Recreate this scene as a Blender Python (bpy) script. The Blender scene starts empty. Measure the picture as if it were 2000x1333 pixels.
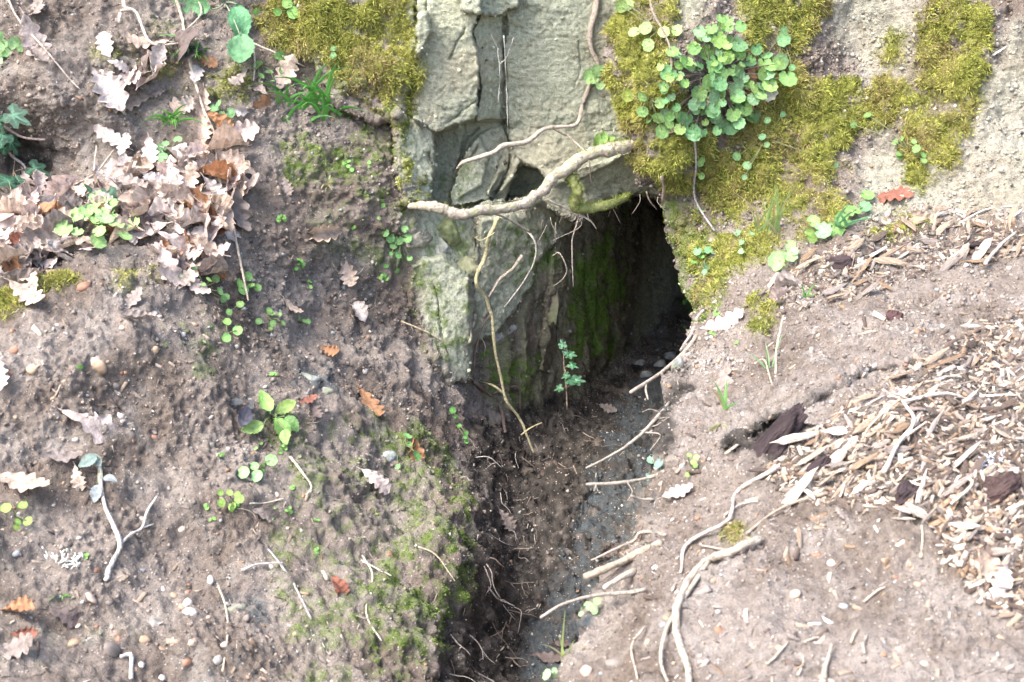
import bpy, bmesh, math, random
import numpy as np
from mathutils import Vector, Matrix, Quaternion
from mathutils.bvhtree import BVHTree

scn = bpy.context.scene
C = scn.collection
R = math.radians
rnd = random.Random(7)
rs = np.random.RandomState(11)

# ------------------------------------------------------------------ camera, sky, sun, exposure
F = 2600.0; PITCH = R(20.0); CH = 1.5
cam = bpy.data.cameras.new('camera')
cam.sensor_width = 36.0; cam.lens = F / 2000.0 * 36.0
cam.clip_start = 0.05; cam.clip_end = 400
cam.dof.use_dof = True; cam.dof.focus_distance = 3.15; cam.dof.aperture_fstop = 8.0
co = bpy.data.objects.new('camera', cam); C.objects.link(co)
co.location = (0, 0, CH); co.rotation_euler = (R(90) - PITCH, 0, 0)
scn.camera = co

SUN_EL, SUN_AZ = R(55), R(-122)         # azimuth measured from +Y towards +X: from behind, left
w = bpy.data.worlds.new('World'); scn.world = w; w.use_nodes = True
nt = w.node_tree
sky = nt.nodes.new('ShaderNodeTexSky'); sky.sky_type = 'NISHITA'; sky.sun_disc = False
sky.sun_elevation = SUN_EL; sky.sun_rotation = SUN_AZ
sky.air_density = 1.0; sky.dust_density = 4.0; sky.ozone_density = 1.0
bg = nt.nodes['Background']; nt.links.new(sky.outputs[0], bg.inputs[0]); bg.inputs[1].default_value = 0.15
sl = bpy.data.lights.new('sun', 'SUN'); sl.energy = 1.5; sl.angle = R(36); sl.color = (1.0, 0.965, 0.92)
so = bpy.data.objects.new('sun', sl); C.objects.link(so)
sd = Vector((math.sin(SUN_AZ) * math.cos(SUN_EL), math.cos(SUN_AZ) * math.cos(SUN_EL), math.sin(SUN_EL)))
so.rotation_euler = sd.to_track_quat('Z', 'Y').to_euler(); so.location = sd * 8
scn.view_settings.view_transform = 'Standard'; scn.view_settings.look = 'None'
scn.view_settings.exposure = 2.06; scn.view_settings.gamma = 1.0
scn.view_settings.use_curve_mapping = False

# ------------------------------------------------------------------ maths helpers
SP, CP = math.sin(PITCH), math.cos(PITCH)
def rays(u, v):
    """pixel of the photograph -> ray with unit y"""
    a = (np.asarray(u, float) - 1000.0) / F; b = (666.5 - np.asarray(v, float)) / F
    y = b * SP + CP; z = b * CP - SP
    return a / y, z / y
def world(u, v, Y):
    rx, rz = rays(u, v)
    return np.stack([rx * Y, Y + 0 * rx, CH + rz * Y], -1)
def project(P):
    P = np.asarray(P, float); x = P[..., 0]; y = P[..., 1]; z = P[..., 2] - CH
    d = y * CP - z * SP; up = y * SP + z * CP
    return 1000 + F * x / d, 666.5 - F * up / d
def sstep(a, b, x):
    t = np.clip((x - a) / (b - a), 0, 1); return t * t * (3 - 2 * t)
_perm = np.random.RandomState(3).permutation(4096).astype(np.int64)
_grad = np.random.RandomState(4).normal(size=(4096, 3)); _grad /= np.linalg.norm(_grad, axis=1)[:, None]
_grad = _grad.astype(np.float32)
def noise(P, s, seed=0):
    """gradient noise, about -1..1"""
    P = np.asarray(P) * np.asarray(s) + seed * 17.31
    i = np.floor(P).astype(np.int64); f = (P - i).astype(np.float32)
    g = f * f * f * (f * (f * 6 - 15) + 10)
    out = 0
    for dx in (0, 1):
        hx = _perm[(i[..., 0] + dx) & 4095]; wx = g[..., 0] if dx else 1 - g[..., 0]
        for dy in (0, 1):
            hy = _perm[(hx + i[..., 1] + dy) & 4095]; wy = g[..., 1] if dy else 1 - g[..., 1]
            for dz in (0, 1):
                h = _perm[(hy + i[..., 2] + dz) & 4095]; wz = g[..., 2] if dz else 1 - g[..., 2]
                gr = _grad[h]
                d = gr[..., 0] * (f[..., 0] - dx) + gr[..., 1] * (f[..., 1] - dy) + gr[..., 2] * (f[..., 2] - dz)
                out = out + d * wx * wy * wz
    return out * 1.6
def fbm(P, s, o, seed=0, gain=.5):
    r = 0; a = 1.0; s = np.asarray(s, float)
    for k in range(o):
        r = r + a * noise(P, s, seed + k * 3); s = s * 2.03; a *= gain
    return r
def poly_sd(poly, u, v):
    """signed distance to polygon, positive inside, in pixels"""
    n = len(poly); d = np.full(u.shape, 1e9); ins = np.zeros(u.shape, bool)
    for k in range(n):
        ax, ay = poly[k]; bx, by = poly[(k + 1) % n]
        ex, ey = bx - ax, by - ay; L = ex * ex + ey * ey + 1e-9
        t = np.clip(((u - ax) * ex + (v - ay) * ey) / L, 0, 1)
        d = np.minimum(d, (u - ax - t * ex) ** 2 + (v - ay - t * ey) ** 2)
        if ay != by:
            c = (ay > v) != (by > v)
            ins ^= c & (u < (v - ay) / (by - ay) * ex + ax)
    d = np.sqrt(d)
    return np.where(ins, d, -d)
def tps(pts):
    p = np.array(pts, float); n = len(p); xy = p[:, :2] / 500.0
    def k(r2): return 0.5 * r2 * np.log(r2 + 1e-9)
    D = ((xy[:, None] - xy[None]) ** 2).sum(-1)
    A = np.zeros((n + 3, n + 3)); A[:n, :n] = k(D) + np.eye(n) * 2e-3
    A[:n, n] = 1; A[:n, n + 1:] = xy; A[n, :n] = 1; A[n + 1:, :n] = xy.T
    s = np.linalg.solve(A, np.concatenate([p[:, 2], np.zeros(3)]))
    def f(u, v):
        sh = np.shape(u); q = np.stack([np.ravel(u), np.ravel(v)], -1) / 500.0
        r = s[n] + q @ s[n + 1:]
        for j in range(n):
            r = r + s[j] * k(((q - xy[j]) ** 2).sum(-1))
        return r.reshape(sh)
    return f
def lerp_map(fn, U, V, st=6):
    """evaluate fn on every st-th row / column and interpolate bilinearly"""
    ui = np.unique(np.r_[np.arange(0, U.shape[1], st), U.shape[1] - 1]); vi = np.unique(np.r_[np.arange(0, U.shape[0], st), U.shape[0] - 1])
    g = fn(U[np.ix_(vi, ui)], V[np.ix_(vi, ui)])
    a = np.stack([np.interp(np.arange(U.shape[1]), ui, row) for row in g])
    return np.stack([np.interp(np.arange(U.shape[0]), vi, a[:, j]) for j in range(a.shape[1])], 1)
def normals(P):
    du = np.gradient(P, axis=1); dv = np.gradient(P, axis=0)
    n = np.cross(dv, du); n /= np.linalg.norm(n, axis=-1)[..., None] + 1e-12
    return n
def smin(a, b, k):
    h = np.clip(.5 + .5 * (b - a) / k, 0, 1)
    return b * (1 - h) + a * h - k * h * (1 - h)

# ------------------------------------------------------------------ object helpers
def tag(o, label=None, cat=None, group=None, kind=None):
    if label: o['label'] = label
    if cat: o['category'] = cat
    if group: o['group'] = group
    if kind: o['kind'] = kind
    return o
def link(name, me, mat=None, parent=None):
    o = bpy.data.objects.new(name, me); C.objects.link(o)
    if mat and me is not None and len(me.materials) == 0: me.materials.append(mat)
    if parent: o.parent = parent
    return o
def mesh_np(name, V, Fc, smooth=True, col=None, extra=None):
    """V (n,3), Fc (m,3|4) arrays"""
    me = bpy.data.meshes.new(name); V = np.ascontiguousarray(V, np.float32); Fc = np.ascontiguousarray(Fc, np.int32)
    k = Fc.shape[1]
    me.vertices.add(len(V)); me.vertices.foreach_set('co', V.ravel())
    me.loops.add(Fc.size); me.loops.foreach_set('vertex_index', Fc.ravel())
    me.polygons.add(len(Fc)); me.polygons.foreach_set('loop_start', np.arange(0, Fc.size, k, dtype=np.int32))
    me.polygons.foreach_set('loop_total', np.full(len(Fc), k, np.int32))
    if smooth: me.polygons.foreach_set('use_smooth', np.ones(len(Fc), bool))
    me.update(calc_edges=True)
    if col is not None:
        a = me.color_attributes.new('tint', 'FLOAT_COLOR', 'POINT')
        c = np.ones((len(V), 4), np.float32); c[:, :3] = col; a.data.foreach_set('color', c.ravel())
    for nm, val in (extra or {}).items():
        a = me.attributes.new(nm, 'FLOAT', 'POINT'); a.data.foreach_set('value', np.ascontiguousarray(val, np.float32))
    return me
def grid_faces(nr, nc):
    i = np.arange(nr * nc).reshape(nr, nc)
    return np.stack([i[:-1, :-1], i[1:, :-1], i[1:, 1:], i[:-1, 1:]], -1).reshape(-1, 4)

# ------------------------------------------------------------------ materials
def new_mat(name, rough=.9):
    m = bpy.data.materials.new(name); m.use_nodes = True
    b = m.node_tree.nodes['Principled BSDF']; b.inputs['Roughness'].default_value = rough
    b.inputs['Specular IOR Level'].default_value = .25
    return m, m.node_tree, b
def nd(nt, t, **kw):
    n = nt.nodes.new(t)
    for k, v in kw.items(): setattr(n, k, v)
    return n
def nmath(nt, op, a, b=None):
    n = nd(nt, 'ShaderNodeMath', operation=op)
    for i, x in enumerate((a, b)):
        if x is None: continue
        if hasattr(x, 'is_output'): nt.links.new(x, n.inputs[i])
        else: n.inputs[i].default_value = x
    return n.outputs[0]
def nmix(nt, mode, fac, a, b):
    n = nd(nt, 'ShaderNodeMix', data_type='RGBA', blend_type=mode)
    for i, x in ((0, fac), (6, a), (7, b)):
        if hasattr(x, 'is_output'): nt.links.new(x, n.inputs[i])
        elif i == 0: n.inputs[0].default_value = x
        else: n.inputs[i].default_value = (*x, 1)
    return n.outputs[2]
def nnoise(nt, scale, detail=6, rough=.6, vec=None):
    n = nd(nt, 'ShaderNodeTexNoise'); n.inputs['Scale'].default_value = scale
    n.inputs['Detail'].default_value = detail; n.inputs['Roughness'].default_value = rough
    if vec: nt.links.new(vec, n.inputs['Vector'])
    return n.outputs['Fac']
def nramp(nt, fac, stops):
    n = nd(nt, 'ShaderNodeValToRGB'); e = n.color_ramp.elements
    while len(e) < len(stops): e.new(.5)
    for k, (p, c) in enumerate(stops):
        e[k].position = p; e[k].color = (*c, 1) if not np.isscalar(c) else (c, c, c, 1)
    nt.links.new(fac, n.inputs[0]); return n.outputs[0]
def bump(nt, b, h, strength, dist):
    n = nd(nt, 'ShaderNodeBump'); n.inputs['Strength'].default_value = strength; n.inputs['Distance'].default_value = dist
    nt.links.new(h, n.inputs['Height']); nt.links.new(n.outputs[0], b.inputs['Normal'])

def mat_ground():
    m, nt, b = new_mat('earth_and_rock', .93)
    pos = nd(nt, 'ShaderNodeNewGeometry').outputs['Position']
    at = nd(nt, 'ShaderNodeAttribute', attribute_name='tint').outputs['Color']
    soil = nd(nt, 'ShaderNodeAttribute', attribute_name='grit').outputs['Fac']
    n1 = nnoise(nt, 90, 7, .65, pos); n2 = nnoise(nt, 420, 4, .6, pos)
    c = nmix(nt, 'MULTIPLY', .75, at, nramp(nt, n1, [(.28, .45), (.5, 1.0), (.72, 1.4)]))
    c = nmix(nt, 'MULTIPLY', .5, c, nramp(nt, n2, [(.3, .55), (.55, 1.05), (.75, 1.5)]))
    # pale and dark grains
    vo = nd(nt, 'ShaderNodeTexVoronoi'); vo.inputs['Scale'].default_value = 210; nt.links.new(pos, vo.inputs['Vector'])
    sep = nd(nt, 'ShaderNodeSeparateColor'); nt.links.new(vo.outputs['Color'], sep.inputs[0])
    near = nmath(nt, 'LESS_THAN', vo.outputs['Distance'], .33)
    pale = nmath(nt, 'MULTIPLY', nmath(nt, 'MULTIPLY', nmath(nt, 'GREATER_THAN', sep.outputs[0], .9), near), soil)
    c = nmix(nt, 'MIX', nmath(nt, 'MULTIPLY', pale, .75), c, (.55, .5, .44))
    dark = nmath(nt, 'MULTIPLY', nmath(nt, 'MULTIPLY', nmath(nt, 'LESS_THAN', sep.outputs[1], .12), near), soil)
    c = nmix(nt, 'MIX', nmath(nt, 'MULTIPLY', dark, .6), c, (.05, .04, .035))
    # pitted, grainy stone
    stone_ = nmath(nt, 'SUBTRACT', 1.0, soil); v2 = nd(nt, 'ShaderNodeTexVoronoi'); v2.inputs['Scale'].default_value = 150; nt.links.new(pos, v2.inputs['Vector'])
    s2 = nd(nt, 'ShaderNodeSeparateColor'); nt.links.new(v2.outputs['Color'], s2.inputs[0])
    pit = nmath(nt, 'MULTIPLY', nmath(nt, 'MULTIPLY', nmath(nt, 'LESS_THAN', v2.outputs['Distance'], .28), nmath(nt, 'GREATER_THAN', s2.outputs[0], .78)), stone_)
    c = nmix(nt, 'MIX', nmath(nt, 'MULTIPLY', pit, .35), c, (.10, .095, .07))
    nt.links.new(c, b.inputs['Base Color'])
    h = nmath(nt, 'ADD', nmath(nt, 'MULTIPLY', n1, .7), nmath(nt, 'MULTIPLY', n2, .3))
    h = nmath(nt, 'ADD', h, nmath(nt, 'MULTIPLY', pale, .25))
    h = nmath(nt, 'SUBTRACT', h, nmath(nt, 'MULTIPLY', pit, .3))
    bump(nt, b, h, 1.0, .018)
    return m
M = {}
M['ground'] = mat_ground()

# ------------------------------------------------------------------ the bank: two sheets (left bank with rock and burrow, right bank with mossy face)
def axis(a, b, st, lo, hi, n):
    """fine steps inside a..b, growing steps outside out to lo / hi"""
    mid = np.arange(a, b + st, st)
    g = np.linspace(0, 1, n + 1)[1:] ** 1.6
    return np.r_[(a - (a - lo) * g)[::-1], mid, mid[-1] + (hi - mid[-1]) * g]

CA = [  # pixel u, v and distance Y of the left bank and the rock
 (-600,-400,3.3),(0,-400,3.5),(500,-400,3.55),(1000,-400,3.5),(1500,-400,3.5),(1900,-400,3.5),
 (-600,0,3.0),(0,0,3.12),(300,0,3.22),(560,0,3.3),(750,0,3.3),(900,0,3.32),(1100,0,3.33),(1300,0,3.4),(1800,0,3.4),
 (-600,250,2.75),(0,250,3.02),(100,210,2.98),(300,200,3.07),(500,180,3.15),(640,150,3.24),(750,150,3.27),(900,150,3.31),(1100,150,3.33),(1250,150,3.35),
 (60,320,3.06),(100,330,3.04),(-600,450,2.5),(0,400,2.9),(200,370,2.93),(350,330,2.96),(500,340,3.0),(620,300,3.1),(740,300,3.15),(900,330,3.31),(1100,300,3.33),(1250,320,3.35),
 (0,500,2.66),(200,480,2.7),(420,450,2.8),(560,450,2.93),(700,450,3.05),(800,430,3.12),(950,430,3.27),
 (-600,600,2.25),(0,580,2.5),(180,550,2.53),(300,560,2.57),(450,560,2.72),(600,600,2.9),(720,600,3.02),(820,600,3.1),(930,600,3.16),
 (0,760,2.28),(300,730,2.40),(500,750,2.52),(650,750,2.68),(800,750,2.90),(900,780,3.04),(960,800,3.18),(1050,800,3.33),
 (-600,1000,1.85),(0,1000,2.06),(300,1000,2.18),(500,1000,2.25),(650,1000,2.32),(800,1000,2.44),(890,950,2.62),(925,1000,2.56),(975,1000,2.82),(1050,950,3.08),(935,1100,2.40),(985,1100,2.62),
 (0,1333,1.75),(300,1333,1.84),(500,1333,1.87),(650,1333,1.90),(800,1333,1.97),(800,1200,2.12),(890,1200,2.22),(890,1333,2.08),(960,1200,2.42),(950,1333,2.2),
 (-600,1600,1.45),(0,1600,1.52),(600,1600,1.64),(900,1600,1.8),(1100,1333,2.7),(1100,1600,2.4),
]
uA = axis(-150, 1400, 3.0, -650, 1800, 36); vA = axis(0, 1333, 3.0, -420, 1750, 30)
uA = np.r_[uA[uA < 780], np.arange(780, 1240, 2.0), uA[uA > 1240.5]]; vA = np.r_[vA[vA < 0], np.arange(0, 440, 2.2), vA[vA > 441]]
U, V = np.meshgrid(uA, vA)
YA = lerp_map(tps(CA), U, V, 8)
P0 = world(U, V, np.full(U.shape, 3.0))
wob = np.stack([fbm(P0, 9, 4, 1), fbm(P0, 9, 4, 2)], -1) * 4 + np.stack([fbm(P0, 45, 2, 5), fbm(P0, 45, 2, 6)], -1) * 2.2
Uw, Vw = U + wob[..., 0], V + wob[..., 1]

# the burrow: left wall running back to the right, floor of trench and burrow
YT = np.interp(Uw, [900, 935, 1000, 1060, 1095, 1130, 1200, 1270, 1340, 1420, 1600, 1800],
                   [3.16, 3.22, 3.29, 3.37, 3.44, 3.54, 3.80, 4.2, 4.9, 5.5, 6.0, 6.2])
HOLE = [(930, 428), (1060, 402), (1135, 436), (1150, 408), (1180, 392), (1215, 381), (1250, 377), (1278, 384), (1300, 402), (1330, 440), (1500, 450), (1800, 450), (1800, 1100), (1180, 1100), (1075, 850), (990, 790), (924, 745), (922, 560), (940, 500)]
hs = poly_sd(HOLE, Uw, Vw)
soft = np.where((U < 1070), 10.0, 3.0) + 30 * sstep(740, 800, V)
hm = sstep(-1, 1, hs / soft)
rockzone = sstep(-26, 26, poly_sd([(782, -420), (1800, -420), (1800, 420), (1300, 390), (930, 440), (935, 745), (885, 735), (835, 640), (815, 520), (790, 330)], Uw, Vw) + 16 * fbm(P0, 20, 3, 14))

def crack(line, dep, wid):
    d = np.full(U.shape, 1e9)
    for (ax, ay), (bx, by) in zip(line[:-1], line[1:]):
        ex, ey = bx - ax, by - ay; t = np.clip(((Uw - ax) * ex + (Vw - ay) * ey) / (ex * ex + ey * ey), 0, 1)
        d = np.minimum(d, np.hypot(Uw - ax - t * ex, Vw - ay - t * ey))
    return dep * np.clip(1 - d / wid, 0, 1)
def feat(poly, h, gu=0, gv=0, soft=3.0, c=None):
    soft = soft * .62
    """a block standing proud (h>0) or a recess, in metres, with a tilted face"""
    s = poly_sd(poly, Uw, Vw)
    c = c or np.mean(np.array(poly), 0)
    return -(h + gu * (U - c[0]) + gv * (V - c[1])) * sstep(-soft, soft, s)
FE = [
 ([(560,-420),(806,-420),(812,100),(797,150),(787,222),(735,245),(655,200),(590,90)], .05, 0, 0, 7),
 ([(812,-420),(938,-420),(936,20),(922,62),(938,120),(934,180),(928,232),(850,258),(800,226),(816,140)], .085, .00015, -.00008, 3),
 ([(936,22),(986,30),(986,120),(988,232),(930,236),(938,180),(938,120),(924,62)], .030, -.0011, 0, 3),
 ([(884,-420),(1030,-420),(1012,6),(980,30),(932,26),(905,20)], .06, 0, 0, 3),
 ([(846,262),(925,238),(990,236),(1002,330),(962,392),(880,420),(838,402),(852,330)], -.045, .0002, 0, 3),
 ([(846,262),(905,245),(900,300),(885,345),(876,400),(845,405),(852,330)], -.01, .0012, 0, 3),
 ([(908,302),(936,262),(984,242),(986,300),(978,336),(950,392),(884,408),(880,380),(896,338)], .055, -.0008, .0002, 2),
 ([(908,302),(936,262),(955,300),(940,360),(884,400),(880,380),(896,338)], .015, .0004, 0, 2),
 ([(880,405),(950,392),(1000,388),(1050,378),(1060,400),(935,428),(880,425)], .03, 0, -.0006, 3),
 ([(690,60),(812,110),(800,226),(776,240),(700,190)], .02, 0, 0, 9),
 ([(988,262),(1020,318),(1000,352),(962,392),(950,380),(980,325)], .03, 0, 0, 3),
 ([(1018,320),(1052,330),(1086,366),(1050,378),(985,392),(1000,352)], -.13, 0, 0, 2.5),
 ([(1000,250),(1215,262),(1235,300),(1135,350),(1085,366),(1050,328),(1018,316),(990,262)], .025, 0, .0002, 3),
 ([(1120,330),(1240,296),(1300,378),(1215,390),(1150,410)], .05, 0, -.0005, 5),
 ([(776,222),(815,232),(846,256),(852,320),(836,396),(788,398),(772,330)], .07, 0, 0, 5),
 ([(815,30),(835,25),(840,70),(820,110),(806,95)], .05, 0, 0, 3),
 ([(936,428),(1060,400),(1134,430),(1088,468),(1044,515),(1040,548),(1012,600),(965,658),(914,672),(926,590)], .035, -.0001, 0, 2.5),
 ([(800,520),(872,496),(932,556),(924,640),(926,748),(880,742),(838,690),(800,600)], .04, .0002, 0, 9),
 ([(1080,470),(1110,460),(1108,540),(1092,660),(1070,720),(1055,760),(1062,600)], .035, 0, 0, 6),
]
dY = 0
for f in FE: dY = dY + feat(*f[:5]) * (1 if f[0][0][1] < 430 else 1)
for ln_, dep, wid in (([(870,240),(905,215),(930,195)], .012, 3), ([(910,55),(895,85),(878,118)], .01, 3), ([(832,-40),(834,30),(838,60)], .012, 3), ([(986,30),(984,90),(988,160),(987,240),(1000,300),(985,350),(960,392)], .03, 4),
    ([(905,300),(915,265),(935,250)], .015, 3), ([(895,325),(920,310),(935,285)], .015, 3), ([(1130,80),(1135,130),(1120,170)], .006, 2.5), ([(1010,60),(1060,75),(1110,70)], .004, 3), ([(840,300),(850,340),(838,380)], .02, 4), ([(800,120),(815,130),(800,230)], .02, 4), ([(950,470),(1010,450),(1050,460)], .008, 3), ([(960,560),(1000,500),(1040,470)], .008, 3), ([(870,500),(900,520),(935,515)], .015, 4), ([(850,560),(860,640),(880,700)], .012, 3)):
    dY = dY + crack(ln_, dep, wid)
YA = YA + dY * (1 - hm)
inside = feat(*FE[16][:5]) + feat(*FE[18][:5]) + crack([(1108,450),(1100,560),(1085,640),(1060,760)], .03, 7) + crack([(1135,460),(1138,560),(1150,640),(1160,720)], .04, 8)+ crack([(1180,450),(1178,560),(1195,640),(1190,720)], .04, 8)
Yw = YT + inside
YA = YA * (1 - hm) + Yw * hm
# floor
rx, rz = rays(U, V)
zf = np.interp(V, [600, 700, 790, 1000, 1333, 1750], [-.02, .03, .04, .0, -.08, -.1]) + .025 * fbm(P0, 5, 3, 9)
Yf = (CH - zf) / np.maximum(-rz, .03)
YA = smin(YA, Yf, .09)
PA = world(U, V, YA)
NA = normals(PA)

def relief(P, N, rock, flute, tun):
    """crumbly soil / broken rock relief along the normal"""
    big = fbm(P, 7, 3, 20) * .020
    mid = fbm(P, 24, 3, 30, .6) * .0085
    lump = np.clip(.5 + fbm(P, 6, 2, 35), 0, 1)
    cl = noise(P, 60, 41); cl2 = noise(P, 118, 43)
    lump = sstep(.25, .9, lump) * 1.3
    crumb = (np.maximum(cl, -.05) * .0055 + np.maximum(cl2, -.1) * .0065) * (.2 + lump) - np.maximum(-.35 - cl, 0) * .012 * lump
    fl = noise(P, (34, 34, 5), 50) * .013 + noise(P, (75, 75, 12), 53) * .005
    st = fbm(P, (22, 22, 14), 3, 67) * .010 + noise(P, (40, 40, 3), 60) * .016 * np.clip(.7 + noise(P, 6, 68), 0, 1.4) + np.abs(noise(P, (95, 95, 7), 63)) * .013 + noise(P, (20, 20, 6), 65) * .01
    q = fbm(P, (9, 9, 12), 2, 70) * 3.2; fq = q - np.floor(q)
    rr_ = np.clip(.5 + fbm(P, 5, 2, 79), 0, 1)
    rk = fbm(P, 34, 3, 81, .6) * .007 * rr_ + (np.floor(q) + sstep(.9, 1, fq)) * .0012 + fbm(P, 12, 3, 72) * .003 + np.abs(noise(P, (40, 40, 95), 75)) * .0022 + noise(P, 110, 77) * .0014
    soil = big + mid + crumb + fl * flute
    d = soil * (1 - rock) + rk * rock
    d = d * (1 - tun) + (st + mid * .5) * tun
    return P + N * d[..., None]
slabm = sstep(-3, 3, poly_sd(FE[16][0], Uw, Vw))
rockA = np.clip(np.maximum(rockzone * (1 - hm), hm * slabm), 0, 1) * sstep(800, 740, V)
flute = sstep(450, 800, U) * sstep(560, 760, V) * .9 + .25
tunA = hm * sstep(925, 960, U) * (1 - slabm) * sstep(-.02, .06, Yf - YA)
PA = relief(PA, NA, rockA, flute, tunA)
NA = normals(PA)

# right bank: outline of its near edge in the photograph
EDGE = np.array([(-420,1200),(-100,1205),(0,1213),(60,1200),(130,1188),(190,1200),(230,1212),(290,1226),(335,1244),(362,1272),(385,1292),(420,1297),(460,1304),(500,1314),(540,1328),(570,1340),(600,1350),(630,1352),
 (660,1346),(690,1334),(720,1318),(760,1300),(800,1290),(850,1286),(900,1284),(940,1274),(980,1262),(1020,1250),(1060,1234),(1100,1205),(1130,1172),(1170,1150),(1230,1128),(1280,1108),(1333,1088),(1500,1030),(1750,980)], float)
CB = [
 (1180,-400,3.45),(1600,-400,3.6),(2100,-400,3.6),(2700,-400,3.5),
 (1210,0,3.24),(1300,0,3.22),(1450,0,3.26),(1600,0,3.30),(1800,0,3.26),(2000,0,3.24),(2700,0,3.1),
 (1200,150,3.2),(1270,150,3.10),(1400,150,3.15),(1600,150,3.22),(1680,60,3.32),(1850,150,3.14),(2000,180,3.12),(2700,200,2.9),
 (1240,300,3.16),(1300,320,3.10),(1420,300,3.13),(1600,300,3.13),(1700,300,3.14),(1800,300,3.06),(2000,320,3.0),
 (1310,400,3.17),(1330,500,3.16),(1360,600,3.10),(1400,450,3.08),(1400,560,3.0),(1550,420,3.02),(1700,420,2.97),(1850,420,2.93),(2000,410,2.9),(2700,450,2.65),
 (1500,520,2.93),(1650,480,2.86),(2000,480,2.8),
 (1346,660,2.99),(1300,770,2.8),(1290,850,2.68),(1280,930,2.56),(1255,1010,2.43),(1234,1060,2.38),(1172,1130,2.28),(1128,1230,2.15),(1090,1333,2.04),
 (1500,620,2.8),(1700,600,2.7),(2000,600,2.63),(2700,650,2.4),
 (1420,720,2.76),(1500,790,2.58),(1600,720,2.58),(1750,680,2.54),(1420,860,2.53),(1560,830,2.46),(1750,770,2.43),(2000,760,2.42),
 (1400,950,2.38),(1600,950,2.28),(1800,900,2.24),(2000,900,2.22),(2700,900,2.05),
 (1330,1100,2.2),(1500,1100,2.11),(1700,1100,2.05),(2000,1100,1.98),
 (1250,1230,2.08),(1400,1250,1.96),(1250,1333,1.95),(1400,1333,1.88),(1700,1333,1.80),(2000,1333,1.76),(2700,1333,1.6),
 (1000,1750,1.6),(1400,1700,1.55),(2000,1700,1.45),(2700,1700,1.35)]
vB = vA; sB = axis(0, 1080, 3.0, 0, 1700, 30); sB = sB[sB >= 0]; sB = np.unique(sB)
Lv = np.interp(vB, EDGE[:, 0], EDGE[:, 1])
Pl = world(Lv, vB, np.full(vB.shape, 2.8)); Lv = Lv + 5 * fbm(Pl, 16, 3, 80) + 2.5 * fbm(Pl, 70, 2, 83)
S, VB = np.meshgrid(sB, vB); UB = Lv[:, None] + S
CB = [(a, b, c * float(np.interp(b, [440, 560, 680, 820, 1400], [1, .98, .905, .825, .805]))) for a, b, c in CB]
YB = lerp_map(tps(CB), UB, VB, 8)
wr = np.interp(VB, [-420, 300, 420, 600, 700, 1100, 1333], [42, 42, 34, 34, 26, 26, 20])
q = np.clip(1 - S / wr, 0, 1); YB = YB + wr / F * 3.0 * .8 * (1 - np.sqrt(1 - q * q * .999))
# bench cut in the right bank
bs = np.interp(UB, [1340, 1450, 1560, 1660, 1760, 1850], [905, 850, 800, 740, 700, 690]) + 14 * fbm(world(UB, VB, np.full(UB.shape, 2.5)), 9, 3, 88)
YB = YB + .045 * sstep(-4, 16, VB - bs) * sstep(90, 20, VB - bs) * sstep(1380, 1450, UB) * sstep(1840, 1740, UB)
PB = world(UB, VB, YB); NB = normals(PB)
rockB = sstep(0, 60, poly_sd([(1280, -420), (1400, -420), (1400, 60), (1330, 90), (1290, 60)], UB, VB)) * .8
nbz = fbm(world(UB, VB, np.full(UB.shape, 3.0)), 7, 4, 86)
for pl in ([(1620,-200),(1830,-200),(1800,150),(1690,170),(1650,60)], [(1850,200),(1960,60),(2300,-100),(2300,430),(1850,425),(1690,420),(1680,330),(1720,250),(1790,340)]):
    rockB = np.maximum(rockB, .42 * sstep(-25, 45, poly_sd(pl, UB, VB) + 35 * nbz))
PB = relief(PB, NB, rockB, sstep(460, 420, VB) * .8, 0 * VB)
# the far side of that edge: wall of trench and burrow behind it
E = PB[:, 0]; rxe, rze = rays(Lv, vB)
ray = np.stack([rxe, np.ones_like(rxe), rze], -1); ray /= np.linalg.norm(ray, axis=1)[:, None]
down = sstep(600, 760, vB)[:, None]
bd = ray * (1 - .75 * down) + np.array([.30, 0, 0]) * (1 - .4 * down) + np.array([0, 0, -1.0]) * down
bd /= np.linalg.norm(bd, axis=1)[:, None]
ln = np.interp(vB, [-420, 300, 380, 640, 760, 1000, 1750], [.25, .3, .9, 1.0, .85, .8, .7])[:, None]
kk = (np.arange(26, 0, -1) / 26.0) ** 1.4
BK = E[:, None] + bd[:, None] * (ln[:, None] * kk[None, :, None])
nb = fbm(BK, 12, 4, 90); BK = BK + np.array([1.0, 0, .2]) * (np.abs(nb) * .03 * np.minimum(1, kk * 6)[None])[..., None]
PB = np.concatenate([BK, PB], 1); VBf = np.concatenate([np.repeat(vB[:, None], 26, 1), VB], 1); UBf = np.concatenate([np.repeat(Lv[:, None], 26, 1), UB], 1)
NB = normals(PB)
NBK = 26

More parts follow.
